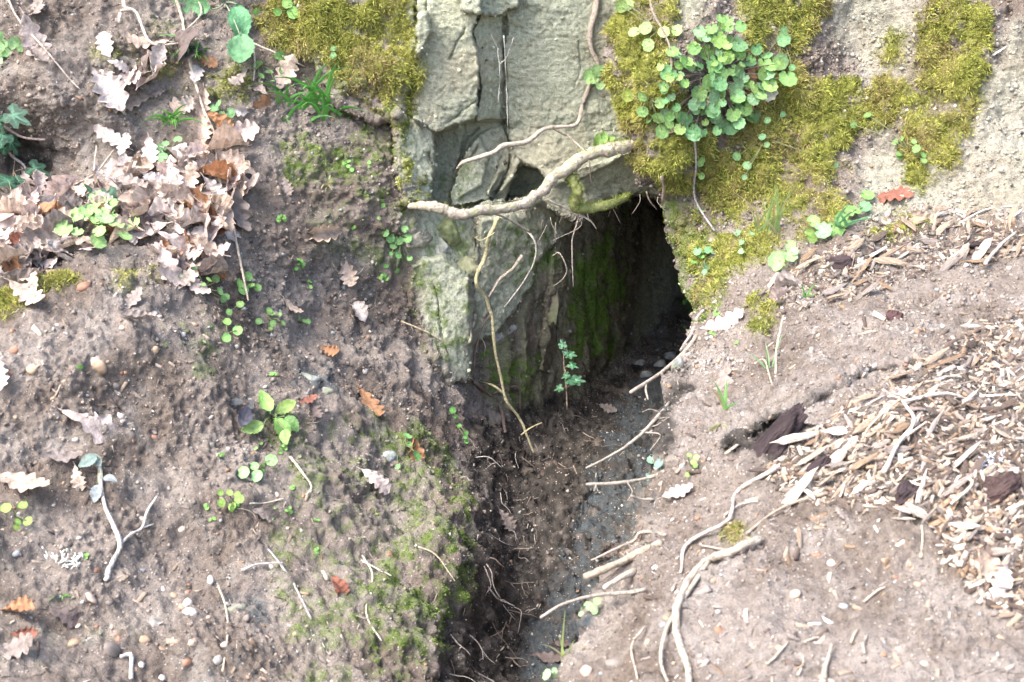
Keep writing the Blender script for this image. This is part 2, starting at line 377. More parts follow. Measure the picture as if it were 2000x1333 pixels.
# ------------------------------------------------------------------ zones of cover, laid as patches round points on the ground
def base_at(u, v):
    """point of the undressed ground that the photograph shows at a pixel"""
    j = int(np.clip(np.searchsorted(vA, v), 1, len(vA) - 1)); L = Lv[j]
    if u >= L:
        i = int(np.clip(np.searchsorted(sB, u - L), 0, len(sB) - 1)); return PB[j, i + NBK]
    i = int(np.clip(np.searchsorted(uA, u), 0, len(uA) - 1)); return PA[j, i]
def fill(poly, sp):
    p = np.array(poly, float); lo, hi = p.min(0), p.max(0); out = []
    gu, gv = np.meshgrid(np.arange(lo[0], hi[0] + sp, sp), np.arange(lo[1], hi[1] + sp, sp))
    gu = gu + rs.uniform(-.3, .3, gu.shape) * sp; gv = gv + rs.uniform(-.3, .3, gv.shape) * sp
    k = poly_sd(poly, gu, gv) > 0
    return list(zip(gu[k], gv[k]))
def patch(P, polys, sp=26, rad=1.35):
    """0..1 mask on points P from patches given as (polygon, strength)"""
    m = np.zeros(P.shape[:-1])
    flat = P.reshape(-1, 3); mf = m.reshape(-1)
    for poly, st in polys:
        pts = fill(poly, sp) if len(poly) > 2 else poly
        for (a, b) in pts:
            c = base_at(a, b); r = rad * sp * np.linalg.norm(c - np.array([0, 0, CH])) / F
            k = np.nonzero((np.abs(flat[:, 0] - c[0]) < r) & (np.abs(flat[:, 2] - c[2]) < r) & (np.abs(flat[:, 1] - c[1]) < r * 1.6))[0]
            if len(k) == 0: continue
            d = np.linalg.norm((flat[k] - c) * np.array([1, .7, 1]), axis=1) / r
            mf[k] = np.maximum(mf[k], st * np.clip(1.25 - d, 0, 1))
    return np.clip(m, 0, 1)
MOSS = [  # golden green cushion moss
 ([(500,0),(800,0),(806,130),(790,215),(740,190),(700,110),(590,90),(520,60)], 1.0),
 ([(640,120),(700,120),(770,210),(760,240),(700,200)], .55),
 ([(1205,-60),(1300,-60),(1300,40),(1290,110),(1330,240),(1400,290),(1420,360),(1380,380),(1300,372),(1240,300),(1200,170)], 1.0),
 ([(1440,-60),(1600,-60),(1600,60),(1540,90),(1560,170),(1660,160),(1690,230),(1600,300),(1540,330),(1640,330),(1560,400),(1440,480),(1400,540),(1390,470),(1420,400),(1340,330),(1420,290),(1480,230),(1470,100)], .95),
 ([(1840,-40),(1910,30),(1930,130),(1890,200),(1860,290),(1810,360),(1780,340),(1770,230),(1690,230),(1700,170),(1800,150),(1810,60)], .95),
 ([(1720,60),(1760,50),(1750,110),(1725,110)], .6),
 ([(1400,440),(1440,470),(1420,540),(1390,600),(1360,590),(1345,500)], .7),
 ([(1700,440),(1790,400),(1790,440),(1720,460)], .7),
 ([(1450,590),(1500,560),(1510,640),(1470,670)], .6), ([(1420,340),(1640,330),(1640,420),(1500,500),(1420,540),(1390,430)], .75), ([(1310,400),(1390,430),(1400,540),(1340,520)], .45),
 ([(0,570),(120,530),(170,550),(60,590),(20,610)], .9),
 ([(230,520),(330,520),(330,560),(240,560)], .45),
 ([(770,300),(840,340),(840,390),(790,390)], .5), ([(330,150),(480,150),(500,190),(350,190)], .4), ([(280,90),(340,80),(350,140),(290,140)], .4), ([(200,100),(300,50),(320,80),(230,130)], .35),
 ([(1410,1030),(1450,1020),(1460,1050),(1420,1060)], .8),
]
GREEN = [  # thin green film on damp earth and stone
 ([(760,820),(880,880),(930,1000),(920,1140),(860,1250),(790,1333),(700,1333),(720,1150),(780,1020)], .75),
 ([(520,820),(760,820),(780,1020),(700,1333),(560,1333),(540,1000)], .47),
 ([(1120,520),(1180,440),(1200,560),(1190,680),(1120,700),(1100,640)], 1.0),
 ([(1190,420),(1230,420),(1230,600),(1200,640)], .6),
 ([(940,690),(1040,690),(1050,800),(950,780)], .6),
 ([(800,540),(870,560),(870,690),(830,660)], .6),
 ([(850,330),(900,330),(900,400),(850,420)], .5),
 ([(540,270),(700,280),(700,330),(560,350)], .8), ([(640,60),(800,240),(790,400),(720,430),(600,250)], .6), ([(560,380),(760,400),(780,520),(640,480)], .4),
 ([(330,60),(500,150),(470,250),(330,180)], .35),
 ([(330,620),(420,620),(420,740),(340,730)], .4),
 ([(1292,385),(1345,420),(1410,520),(1400,600),(1350,650),(1325,540),(1300,450)], .95),
 ([(960,440),(1100,440),(1040,560),(960,520)], .6), ([(800,430),(930,440),(925,560),(900,720),(850,700),(800,560)], .5), ([(1220,300),(1290,340),(1290,380),(1200,380)], .5),
 ([(760,450),(830,470),(830,560),(780,540)], .35),
 ([(0,1200),(300,1230),(250,1300),(0,1300)], .15),
]
DARK = [  # damp dark humus, plus painted shade in trench, hollow and chip gaps
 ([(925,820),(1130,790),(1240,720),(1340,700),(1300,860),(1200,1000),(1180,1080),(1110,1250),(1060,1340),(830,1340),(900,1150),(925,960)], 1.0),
 ([(40,260),(110,260),(110,345),(40,350)], .7),
 ([(1430,850),(1580,810),(1600,850),(1480,910),(1430,900)], .9),
 ([(1640,520),(1760,450),(1800,470),(1700,540)], .5),
 ([(1750,880),(1960,900),(1940,980),(1760,960)], .5),
 ([(560,470),(760,500),(740,720),(640,620)], .25), ([(1650,800),(1800,710),(2000,640),(2000,1000),(1860,1040),(1700,980),(1540,960),(1480,920)], .5), ([(1560,540),(1720,450),(2000,430),(2000,500),(1720,560)], .4),
]
GREYS = [  # bluish sandy clay, darkened to paint in the trench floor's shade
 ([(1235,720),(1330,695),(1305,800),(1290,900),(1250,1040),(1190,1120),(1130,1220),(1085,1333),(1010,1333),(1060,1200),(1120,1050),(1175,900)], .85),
 ([(560,700),(640,700),(640,760),(570,760)], .7),
 ([(420,1150),(520,1160),(500,1210),(430,1200)], .8),
 ([(420,1290),(520,1260),(560,1333),(420,1333)], .5),
 ([(640,1030),(720,1000),(720,1120),(650,1130)], .4),
]
PALE = [  # dry pale soil
 ([(1400,640),(2000,560),(2000,720),(1750,760),(1500,880),(1320,900),(1300,820),(1360,700)], .6),
 ([(1300,1000),(1480,1060),(1700,1020),(1900,1150),(2000,1200),(2000,1333),(1250,1333)], .55),
 ([(0,600),(250,570),(300,760),(200,860),(0,900)], .4),
 ([(850,600),(920,560),(920,740),(860,720)], .6),
 ([(760,230),(840,240),(840,330),(780,330)], .5), ([(1292,395),(1312,400),(1325,450),(1310,470)], .9), ([(1860,200),(2080,150),(2080,430),(1920,420),(1700,420),(1700,300),(1800,350)], .8), ([(1640,-40),(1800,-40),(1780,140),(1680,150)], .7), ([(1830,350),(1880,350),(1890,410),(1820,410)], .7),
]
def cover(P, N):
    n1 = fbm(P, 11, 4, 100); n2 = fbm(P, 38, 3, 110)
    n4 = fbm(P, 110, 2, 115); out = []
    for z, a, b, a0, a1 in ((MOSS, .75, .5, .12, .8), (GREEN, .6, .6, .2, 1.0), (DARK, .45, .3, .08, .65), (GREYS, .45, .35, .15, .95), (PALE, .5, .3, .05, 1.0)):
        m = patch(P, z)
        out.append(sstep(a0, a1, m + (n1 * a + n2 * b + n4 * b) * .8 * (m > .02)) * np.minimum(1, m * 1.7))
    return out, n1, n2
def mixc(c, d, m): return c * (1 - m[..., None]) + np.array(d) * m[..., None]
def dress(P, N, rock, tun):
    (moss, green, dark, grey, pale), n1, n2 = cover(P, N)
    n3 = fbm(P, 4.5, 3, 120)
    c = np.broadcast_to(np.array([.258, .219, .190]), P.shape).copy()
    c = mixc(c, (.160, .125, .100), np.clip(.35 + n3 * 1.2, 0, .9))
    c = mixc(c, (.33, .295, .255), np.clip(n1 * .8 - .05, 0, .7))
    c = mixc(c, (.31, .275, .25), pale * np.clip(.75 + n1 * .3, 0, 1))
    rc = np.broadcast_to(np.array([.455, .47, .35]), P.shape).copy()
    rc = mixc(rc, (.47, .43, .31), np.clip(n3 * 1.2 + .1, 0, .7))
    rc = mixc(rc, (.35, .37, .275), np.clip(noise(P, (5, 5, 14), 130) * .9, 0, .7))
    rc = mixc(rc, (.22, .22, .15), np.clip(n1 * .9 - .28, 0, .45))
    c = c * (1 - rock[..., None]) + rc * rock[..., None]
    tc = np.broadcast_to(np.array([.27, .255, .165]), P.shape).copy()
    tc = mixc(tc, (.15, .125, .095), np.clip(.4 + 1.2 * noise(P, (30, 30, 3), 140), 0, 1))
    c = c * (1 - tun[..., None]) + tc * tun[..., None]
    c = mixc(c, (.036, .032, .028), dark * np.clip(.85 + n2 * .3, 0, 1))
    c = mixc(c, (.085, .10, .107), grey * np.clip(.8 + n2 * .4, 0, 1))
    c = mixc(c, (.125, .18, .038), green * np.clip(.65 + n2 * .6, 0, .95))
    c = mixc(c, (.15, .27, .035), green * tun * .8)
    mc = np.broadcast_to(np.array([.27, .27, .06]), P.shape).copy()
    mc = mixc(mc, (.14, .15, .028), np.clip(.35 + n2 * 1.1, 0, 1))
    mc = mixc(mc, (.16, .115, .05), np.clip(n3 * 1.4 - .1, 0, .6))
    c = mixc(c, 0, np.zeros(moss.shape)); c = c * (1 - moss[..., None]) + mc * moss[..., None]
    c = np.clip(c, .01, .9)
    lift = moss * (.010 + .008 * n1 + .006 * n2 + .003 * noise(P, 120, 150))
    lift = lift + green * .002
    P = P + N * lift[..., None]
    grit = np.clip(1 - rock * .85 - moss - tun * .6 - green * .4, 0, 1)
    return P, c, grit, moss, green
tfull = np.clip(tunA, 0, 1)
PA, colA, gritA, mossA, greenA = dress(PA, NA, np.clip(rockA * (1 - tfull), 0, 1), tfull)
rockBf = np.concatenate([np.zeros((len(vB), NBK)), rockB], 1)
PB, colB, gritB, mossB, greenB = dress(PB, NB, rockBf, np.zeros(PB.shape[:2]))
colB[:, :NBK] *= 1.0
def sheet(name, P, col, grit, fm=None):
    Fc = grid_faces(*P.shape[:2])
    if fm is not None: Fc = Fc[fm[Fc[:, 0]]]
    used = np.unique(Fc); mp = np.full(P.shape[0] * P.shape[1], -1, np.int64); mp[used] = np.arange(len(used))
    me = mesh_np(name, P.reshape(-1, 3)[used], mp[Fc], True, col.reshape(-1, 3)[used], {'grit': grit.ravel()[used]})
    o = link(name, me, M['ground']); o['kind'] = 'structure'
    return o
inhole = (hs > 0) & (V < 1000)
rz_ = (rockzone > .5) & ~inhole
burrow_ = inhole
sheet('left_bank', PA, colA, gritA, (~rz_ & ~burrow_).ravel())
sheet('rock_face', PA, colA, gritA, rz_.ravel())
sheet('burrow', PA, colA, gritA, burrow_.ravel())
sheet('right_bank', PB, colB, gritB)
BVA = BVHTree.FromPolygons(PA.reshape(-1, 3).tolist(), grid_faces(*PA.shape[:2]).tolist())
BVB = BVHTree.FromPolygons(PB.reshape(-1, 3).tolist(), grid_faces(*PB.shape[:2]).tolist())
CAMP = Vector((0, 0, CH))

# ground behind the camera and above the bank
def ground_sheet():
    g = np.linspace(-1, 1, 61); gx, gy = np.meshgrid(np.sign(g) * np.abs(g) ** 3 * 60, np.sign(g) * np.abs(g) ** 3 * 60)
    z = -.13 + 0 * gx + .05 * noise(np.stack([gx, gy, gx * 0], -1), .7, 5)
    P = np.stack([gx, gy + 1.0, z - .25 * sstep(1.2, 2.2, gy + 1.0) ], -1)
    me = mesh_np('ground', P.reshape(-1, 3), grid_faces(61, 61), True, np.full((61 * 61, 3), (.17, .14, .10)), {'grit': np.ones(61 * 61)})
    link('ground', me, M['ground'])['kind'] = 'structure'
    x = np.linspace(-1, 1, 41); t = np.linspace(0, 1, 30)
    gx, gt = np.meshgrid(np.sign(x) * np.abs(x) ** 2 * 40, t)
    y = 3.3 + gt ** 2.5 * 45; z = 1.55 + .25 * np.minimum(1, gt * 6) + gt * 3 + .06 * noise(np.stack([gx, y, gx * 0], -1), .8, 6)
    P = np.stack([gx, y, z], -1)
    me = mesh_np('hilltop', P.reshape(-1, 3), grid_faces(30, 41), True, np.full((30 * 41, 3), (.12, .12, .06)), {'grit': np.ones(30 * 41)})
    link('hilltop', me, M['ground'])['kind'] = 'structure'
ground_sheet()
# ------------------------------------------------------------------ uncountable cover: moss strands, soil crumbs
def frame_px(P):
    u, v = project(P); return (u > -260) & (u < 2260) & (v > -200) & (v < 1500)
def scatter(mask, P, n):
    a = np.cross(P[1:, :-1] - P[:-1, :-1], P[:-1, 1:] - P[:-1, :-1]); a = np.linalg.norm(a, axis=-1)
    wgt = (a * mask[:-1, :-1] * frame_px(P[:-1, :-1])).ravel()
    if wgt.sum() <= 0: return None
    k = rs.choice(len(wgt), n, p=wgt / wgt.sum()); r, c = np.unravel_index(k, a.shape)
    s = rs.rand(n, 1); t = rs.rand(n, 1)
    p = P[r, c] * (1 - s) * (1 - t) + P[r + 1, c] * s * (1 - t) + P[r, c + 1] * (1 - s) * t + P[r + 1, c + 1] * s * t
    nn = np.cross(P[r + 1, c] - P[r, c], P[r, c + 1] - P[r, c]); nn /= np.linalg.norm(nn, axis=1)[:, None] + 1e-12
    view = p - np.array([0, 0, CH]); nn *= -np.sign((nn * view).sum(1))[:, None]
    return p, nn, r, c
def unit(x): return x / (np.linalg.norm(x, axis=-1)[..., None] + 1e-12)
def strands(name, sets, lo, hi, wid, tilt, cols, label):
    Vs, Cs = [], []
    for mask, P, n in sets:
        p, nn, r, c = scatter(mask, P, n)
        L = rs.uniform(lo, hi, (n, 1)) * (.6 + .7 * np.clip(mask[r, c], 0, 1)[:, None])
        d = unit(nn + rs.normal(size=(n, 3)) * tilt + np.array([0, 0, .25])); sd_ = unit(np.cross(d, rs.normal(size=(n, 3))))
        w_ = rs.uniform(.6, 1.3, (n, 1)) * wid
        Vs.append(np.stack([p - nn * .003 + sd_ * w_, p - nn * .003 - sd_ * w_, p + d * L * .55 - sd_ * w_ * .8, p + d * L + np.array([0, 0, -.15]) * L, p + d * L * .55 + sd_ * w_ * .8], 1))
        q = np.clip(.5 + .9 * fbm(p, 9, 2, 160) + rs.normal(size=n) * .22, 0, .999) * (len(cols) - 1)
        i = q.astype(int); f = (q - i)[:, None]; cc = np.array(cols)
        col = (cc[i] * (1 - f) + cc[np.minimum(i + 1, len(cols) - 1)] * f) * rs.uniform(.75, 1.25, (n, 1))
        Cs.append(np.repeat(col[:, None], 5, 1))
    Vv = np.concatenate(Vs).reshape(-1, 3); cl = np.concatenate(Cs).reshape(-1, 3); n = len(Vv) // 5
    b = (np.arange(n) * 5)[:, None]
    Fc = np.concatenate([b + np.array([0, 1, 2]), b + np.array([0, 2, 4]), b + np.array([4, 2, 3])])
    o = link(name, mesh_np(name, Vv, Fc, False, np.clip(cl, .005, .9)), M['tint'])
    return tag(o, label, 'moss', None, 'stuff')
def mat_tint(name, rough=.8, sub=0.0, var=.4, scale=160, bmp=.4):
    m, nt, b = new_mat(name, rough)
    at = nd(nt, 'ShaderNodeAttribute', attribute_name='tint').outputs['Color']
    pos = nd(nt, 'ShaderNodeNewGeometry').outputs['Position']
    n1 = nnoise(nt, scale, 4, .6, pos)
    c = nmix(nt, 'MULTIPLY', var, at, nramp(nt, n1, [(.3, .5), (.5, 1.0), (.7, 1.35)]))
    nt.links.new(c, b.inputs['Base Color'])
    if bmp: bump(nt, b, n1, bmp, .004)
    return m
M['tint'] = mat_tint('tinted_organic', .75)
golden = [(.14, .155, .03), (.26, .285, .055), (.39, .40, .085), (.36, .34, .095), (.28, .22, .10)]
strands('moss', [(mossA ** 1.5, PA, 26000), (mossB ** 1.5 * (1 - .5 * (np.arange(PB.shape[1]) < NBK)), PB, 62000)], .006, .013, .00075, .75, golden, 'golden green cushion moss growing over the bank and rock')
strands('moss_film', [(np.clip(greenA - .42, 0, 1), PA, 17000), (np.clip(greenB - .2, 0, 1), PB, 6000)], .002, .006, .0009, .9,
        [(.06, .10, .02), (.13, .20, .03), (.20, .28, .05), (.16, .18, .06)], 'thin bright green moss film on damp soil and stone')
def crumbs(name, sets, lo, hi, pal, label, sink=.3):
    oc = np.array([(1, 0, 0), (-1, 0, 0), (0, 1, 0), (0, -1, 0), (0, 0, 1), (0, 0, -1)], float)
    of = np.array([(0, 2, 4), (2, 1, 4), (1, 3, 4), (3, 0, 4), (2, 0, 5), (1, 2, 5), (3, 1, 5), (0, 3, 5)])
    Vs, Cs = [], []
    for mask, P, col, n in sets:
        p, nn, r, c = scatter(mask, P, n)
        sz = lo * (hi / lo) ** (rs.rand(n, 1) ** 2.2) * np.clip((p[:, 1:2] - .6) / 2.0, .45, 1.05)
        rot = unit(rs.normal(size=(n, 4))); w_, x, y, z = rot.T
        Rm = np.stack([1 - 2 * (y * y + z * z), 2 * (x * y - z * w_), 2 * (x * z + y * w_), 2 * (x * y + z * w_), 1 - 2 * (x * x + z * z), 2 * (y * z - x * w_), 2 * (x * z - y * w_), 2 * (y * z + x * w_), 1 - 2 * (x * x + y * y)], -1).reshape(n, 3, 3)
        sh = oc[None] * rs.uniform(.65, 1.25, (n, 6, 1)) * rs.uniform(.6, 1.2, (n, 1, 3)) + rs.normal(size=(n, 6, 3)) * .12
        Vs.append((p + nn * sz * (.5 - sink))[:, None] + np.einsum('nij,nkj->nki', Rm, sh) * sz[:, None])
        base = col[r, c] * rs.uniform(.6, 1.35, (n, 1))
        j = rs.rand(n); pc = np.array(pal)[rs.randint(0, len(pal), n)] * rs.uniform(.7, 1.2, (n, 1))
        base = np.where((j < .16)[:, None], pc, base)
        Cs.append(np.repeat(base[:, None], 6, 1))
    Vv = np.concatenate(Vs).reshape(-1, 3); cl = np.concatenate(Cs).reshape(-1, 3); n = len(Vv) // 6
    Fc = ((np.arange(n) * 6)[:, None, None] + of[None]).reshape(-1, 3)
    return tag(link(name, mesh_np(name, Vv, Fc, False, np.clip(cl, .01, .8)), M['crumb']), label, 'soil', None, 'stuff')
M['crumb'] = mat_tint('crumb', .95, 0, .5, 300, .5)
clA = np.clip(gritA, 0, 1) * (.25 + np.clip(.5 + fbm(PA, 6, 3, 170), 0, 1.2)); clB = np.clip(gritB, 0, 1) * (.25 + np.clip(.5 + fbm(PB, 6, 3, 171), 0, 1.2))
clB[:, :NBK] *= .2
crumbs('soil_crumbs', [(clA, PA, colA, 46000), (clB, PB, colB, 36000)], .0012, .0075,
       [(.50, .46, .40), (.40, .32, .24), (.30, .19, .12), (.50, .46, .40), (.10, .09, .085), (.12, .10, .09), (.30, .32, .31)], 'loose crumbs of brown soil and grit lying on the banks')

# ------------------------------------------------------------------ placing things on the ground
def ray_of(u, v):
    rx, rz = rays(u, v); return Vector((float(rx), 1.0, float(rz))).normalized()
def hit(u, v):
    d = ray_of(u, v); best = None
    for t in (BVA, BVB):
        p, n, i, L = t.ray_cast(CAMP, d)
        if p is not None and (best is None or L < best[2]): best = (p, n if n.dot(d) < 0 else -n, L)
    if best is None:
        p = CAMP + d * 3; return p, -d, 3.0
    return best
def pix(u, v, Y):
    return Vector(world(u, v, Y).tolist())
def mpp(p): return ((p.y) * CP - (p.z - CH) * SP) / F          # metres per photograph pixel at p
CR, CD = Vector((1, 0, 0)), Vector((0, -SP, -CP))
def frame(p, n, ang, tilt=0.0, roll=0.0):
    """matrix: x along the pixel direction ang (clockwise from right), z along the normal"""
    t = CR * math.cos(R(ang)) + CD * math.sin(R(ang)); t = (t - n * t.dot(n)).normalized(); b = n.cross(t)
    m = Matrix((t, b, n)).transposed()
    m = m @ Matrix.Rotation(tilt, 3, 'Y') @ Matrix.Rotation(roll, 3, 'X')
    return Matrix.Translation(p) @ m.to_4x4()
def soften(n, k=.5):
    """normal leaning towards the camera and up, so a leaf does not vanish edge-on"""
    return (n + Vector((0, -.45, .55)) * k).normalized()
def place(o, u, v, ang, size, lift=.004, tilt=0, roll=0, facing=.5, color=None, Y=None):
    p, n, L = hit(u, v)
    if Y is not None: p = pix(u, v, Y)
    s = size * mpp(p); n = soften(n, facing)
    o.matrix_world = frame(p + n * lift, n, ang, tilt, roll) @ Matrix.Scale(s, 4)
    if color is not None: o.color = (*color, 1)
    return o

def crom(pts, n):
    p = [Vector(q) for q in pts]; p = [p[0] * 2 - p[1]] + p + [p[-1] * 2 - p[-2]]; out = []
    for i in range(1, len(p) - 2):
        for k in range(n):
            t = k / n; a, b, c, d = p[i - 1:i + 3]
            out.append(.5 * ((2 * b) + (c - a) * t + (2 * a - 5 * b + 4 * c - d) * t * t + (3 * b - a - 3 * c + d) * t ** 3))
    out.append(p[-2]); return out
def tube(pts, r0, r1, sides=6, sub=5, wob=.0, kn=.0, col=None, radii=None):
    """tapered, slightly knotty tube; returns V, F"""
    c = crom(pts, sub); n = len(c); V_, F_ = [], []
    ref = Vector((.31, .52, .79)); pa, pb = rnd.uniform(0, 6), rnd.uniform(0, 6); fa, fb = rnd.uniform(.12, .2), rnd.uniform(.35, .5)
    ox = Vector((0, 0, 0))
    for i, p in enumerate(c):
        t = (c[min(i + 1, n - 1)] - c[max(i - 1, 0)]).normalized()
        a = t.cross(ref).normalized(); b = t.cross(a)
        f = i / (n - 1); r = (r0 + (r1 - r0) * f) if radii is None else float(np.interp(f * (len(radii) - 1), range(len(radii)), radii))
        r *= 1 + kn * (.6 * math.sin(i * fa * 1.6 + pa) + .5 * math.sin(i * fb * 1.8 + pb)) * (1 if sub > 3 else .5)
        ox = ox * .72 + (a * rnd.uniform(-1, 1) + b * rnd.uniform(-1, 1)) * wob * r * .8
        q = p + ox
        for k in range(sides):
            th = 2 * math.pi * k / sides; rr = r * (1 + rnd.uniform(-kn, kn) * .3)
            V_.append(q + (a * math.cos(th) + b * math.sin(th)) * rr)
    for i in range(n - 1):
        for k in range(sides):
            F_.append((i * sides + k, i * sides + (k + 1) % sides, (i + 1) * sides + (k + 1) % sides, (i + 1) * sides + k))
    V_.append(c[0] - (c[1] - c[0]).normalized() * r0 * .3); V_.append(c[-1] + (c[-1] - c[-2]).normalized() * r1 * .5); a = len(V_) - 2
    for k in range(sides):
        F_.append((a, (k + 1) % sides, k)); F_.append((a + 1, (n - 1) * sides + k, (n - 1) * sides + (k + 1) % sides))
    return V_, F_
def pmesh(name, V_, F_, smooth=True, origin=None):
    o = Vector(origin) if origin is not None else Vector((0, 0, 0))
    me = bpy.data.meshes.new(name); me.from_pydata([tuple(Vector(v) - o) for v in V_], [], F_); me.update()
    if smooth: me.polygons.foreach_set('use_smooth', np.ones(len(me.polygons), bool))
    return me
def tube_obj(name, pts, r0, r1, mat, parent=None, color=None, **kw):
    V_, F_ = tube(pts, r0, r1, **kw); org = Vector(pts[0])
    if parent is not None: org = parent.location
    o = link(name, pmesh(name, V_, F_, True, org), mat)
    if parent is None: o.location = org
    else: o.parent = parent
    if color is not None: o.color = (*color, 1)
    return o
def empty(name, loc, label, cat, group=None):
    o = bpy.data.objects.new(name, None); C.objects.link(o); o.location = loc; o.empty_display_size = .02
    return tag(o, label, cat, group)
def adopt(o, root):
    """keep world placement under a root that only has a location"""
    m = o.matrix_world.copy(); o.parent = root; o.matrix_basis = Matrix.Translation(-root.location) @ m
    return o
def poly_line(px, lift=0.0):
    """pixel polyline -> points; (u, v) rests on the ground, (u, v, Y) stands free at distance Y"""
    out = []
    for q in px:
        if len(q) == 3: out.append(pix(*q))
        else:
            p, n, L = hit(*q); out.append(p + n * lift)
    return out

def mat_obj(name, rough=.8, var=.6, scale=60, trans=0.0, bmp=.4, stretch=None, spec=.25, patch_col=None, tint=False, contrast=1.0):
    """colour from the object, broken up by noise in object space"""
    m, nt, b = new_mat(name, rough); b.inputs['Specular IOR Level'].default_value = spec
    oi = nd(nt, 'ShaderNodeObjectInfo'); tc = nd(nt, 'ShaderNodeTexCoord').outputs['Object']
    if stretch:
        mp = nd(nt, 'ShaderNodeMapping'); mp.inputs['Scale'].default_value = stretch; nt.links.new(tc, mp.inputs[0]); tc = mp.outputs[0]
    ad = nd(nt, 'ShaderNodeVectorMath', operation='ADD'); nt.links.new(tc, ad.inputs[0])
    mu = nmath(nt, 'MULTIPLY', oi.outputs['Random'], 40.0); cb = nd(nt, 'ShaderNodeCombineXYZ')
    for i in range(3): nt.links.new(mu, cb.inputs[i])
    nt.links.new(cb.outputs[0], ad.inputs[1])
    n1 = nnoise(nt, scale, 5, .65, ad.outputs[0])
    c = nmix(nt, 'MULTIPLY', var, oi.outputs['Color'], nramp(nt, n1, [(.28, .28), (.5, 1.0), (.72, 1.35)]))
    if patch_col:
        n2 = nnoise(nt, scale * .35, 3, .6, ad.outputs[0])
        c = nmix(nt, 'MIX', nramp(nt, n2, [(.48, 0.0), (.66, .65)]), c, patch_col)
    at = nd(nt, 'ShaderNodeAttribute', attribute_name='tint').outputs['Color']
    c2 = nmix(nt, 'MULTIPLY', 1.0, c, at) if tint else c
    nt.links.new(c2, b.inputs['Base Color'])
    if trans:
        tr = nd(nt, 'ShaderNodeBsdfTranslucent'); nt.links.new(c2, tr.inputs[0])
        mx = nd(nt, 'ShaderNodeMixShader'); mx.inputs[0].default_value = trans
        out = nt.nodes['Material Output']; nt.links.new(b.outputs[0], mx.inputs[1]); nt.links.new(tr.outputs[0], mx.inputs[2]); nt.links.new(mx.outputs[0], out.inputs[0])
    if bmp: bump(nt, b, n1, bmp, .05 if scale < 20 else .006)
    return m
M['dead_leaf'] = mat_obj('dead_leaf', .62, .75, 6, .15, .35, None, .3, None, True)
M['green_leaf'] = mat_obj('green_leaf', .5, .5, 6, .25, .3, None, .4, None, True)
M['blade'] = mat_obj('grass_blade', .5, .4, 60, .25, .2, None, .35)
M['wood'] = mat_obj('splintered_wood', .85, .75, 9, 0, .5, (.35, 3, 3))
M['root'] = mat_obj('root_bark', .88, .85, 130, 0, .9, None, .15)
M['bigroot'] = mat_obj('lichened_root_bark', .9, .9, 120, 0, 1.0, None, .15, (.24, .25, .14))
M['mossroot'] = mat_obj('mossy_root_bark', .9, .7, 90, 0, .8, None, .2, (.13, .17, .04))
M['pebble'] = mat_obj('pebble', .6, .55, 2.2, 0, .15)
M['stone'] = mat_obj('stone', .95, .85, 60, 0, 1.0, None, .1, (.12, .14, .07))
M['bark'] = mat_obj('dark_bark', .9, .8, 10, 0, .9, (.5, 3, 3))
# ------------------------------------------------------------------ leaf and chip shapes (unit length along +x, lying in xy, z up)
def tinted(me, T_):
    n = len(me.vertices); t = np.ones((n, 4), np.float32); t[:len(T_), :3] = np.array(T_)[:, None]
    a = me.color_attributes.new('tint', 'FLOAT_COLOR', 'POINT'); a.data.foreach_set('color', t.ravel()); return me
def leaf_mesh(name, width, n=20, m=3, stalk=.12, lobes=None, rnd_=None, curl=.1, cup=.1, wave=.05, peak=.75, power=.8, teeth=0):
    V_, F_, T_ = [], [], []; ph = rnd_.uniform(0, 6); ph2 = rnd_.uniform(0, 6); cc = rnd_.uniform(-curl, curl); cu = rnd_.uniform(-cup * .3, cup); tw = rnd_.uniform(-.25, .25)
    for i in range(n + 1):
        t = i / n; w_ = max(.004, math.sin(math.pi * min(.999, max(.001, t ** peak))) ** power * width)
        for j in range(-m, m + 1):
            s = j / m; k = 1.0
            T_.append(.82 if j == 0 else rnd_.uniform(.86, 1.12) * (1.1 if (i + abs(j)) % 4 == 0 else 1.0))
            if lobes: k = 1 - lobes[1] * (1 - abs(math.sin(math.pi * (lobes[0] * t + (.1 if s > 0 else -.08) + ph)))) ** .8 * (1 if abs(s) > .99 else .45 if abs(s) > .6 else .1) * min(1, t * 6) * rnd_.uniform(.75, 1.15)
            if teeth and abs(s) > .99: k *= 1 + .10 * ((i % 2) * 2 - 1) * rnd_.uniform(.4, 1)
            y = s * w_ * k; x = t + (abs(s) * w_ * .30 if lobes else abs(s) * w_ * .12)
            z = cc * (t - .4) ** 2 * 2 + cu * s * s * 1.0 * (w_ / width) + wave * math.sin(7 * t + ph + s * 2.2) * abs(s) + wave * .5 * math.sin(15 * t + ph2 + (3 if s > 0 else 0)) * s * s + tw * s * w_ * (t - .3)
            V_.append((x, y, z - .006 * (1 - abs(s))))
    c = 2 * m + 1
    for i in range(n):
        for j in range(2 * m): F_.append((i * c + j, (i + 1) * c + j, (i + 1) * c + j + 1, i * c + j + 1))
    if stalk:
        a = len(V_); w_ = .012; bend = rnd_.uniform(-.06, .06)
        for x, dy in ((.06, 0), (-stalk * .5, bend * .5), (-stalk, bend)):
            z0 = cc * .32 * (1 - max(0, x)) 
            V_ += [(x, dy - w_, z0 - .004), (x, dy + w_, z0 - .004), (x, dy, z0 + .014)]
        for i in range(2):
            for k in range(3): F_.append((a + i * 3 + k, a + i * 3 + (k + 1) % 3, a + (i + 1) * 3 + (k + 1) % 3, a + (i + 1) * 3 + k))
    return tinted(pmesh(name, V_, F_), T_)
lr = random.Random(5)
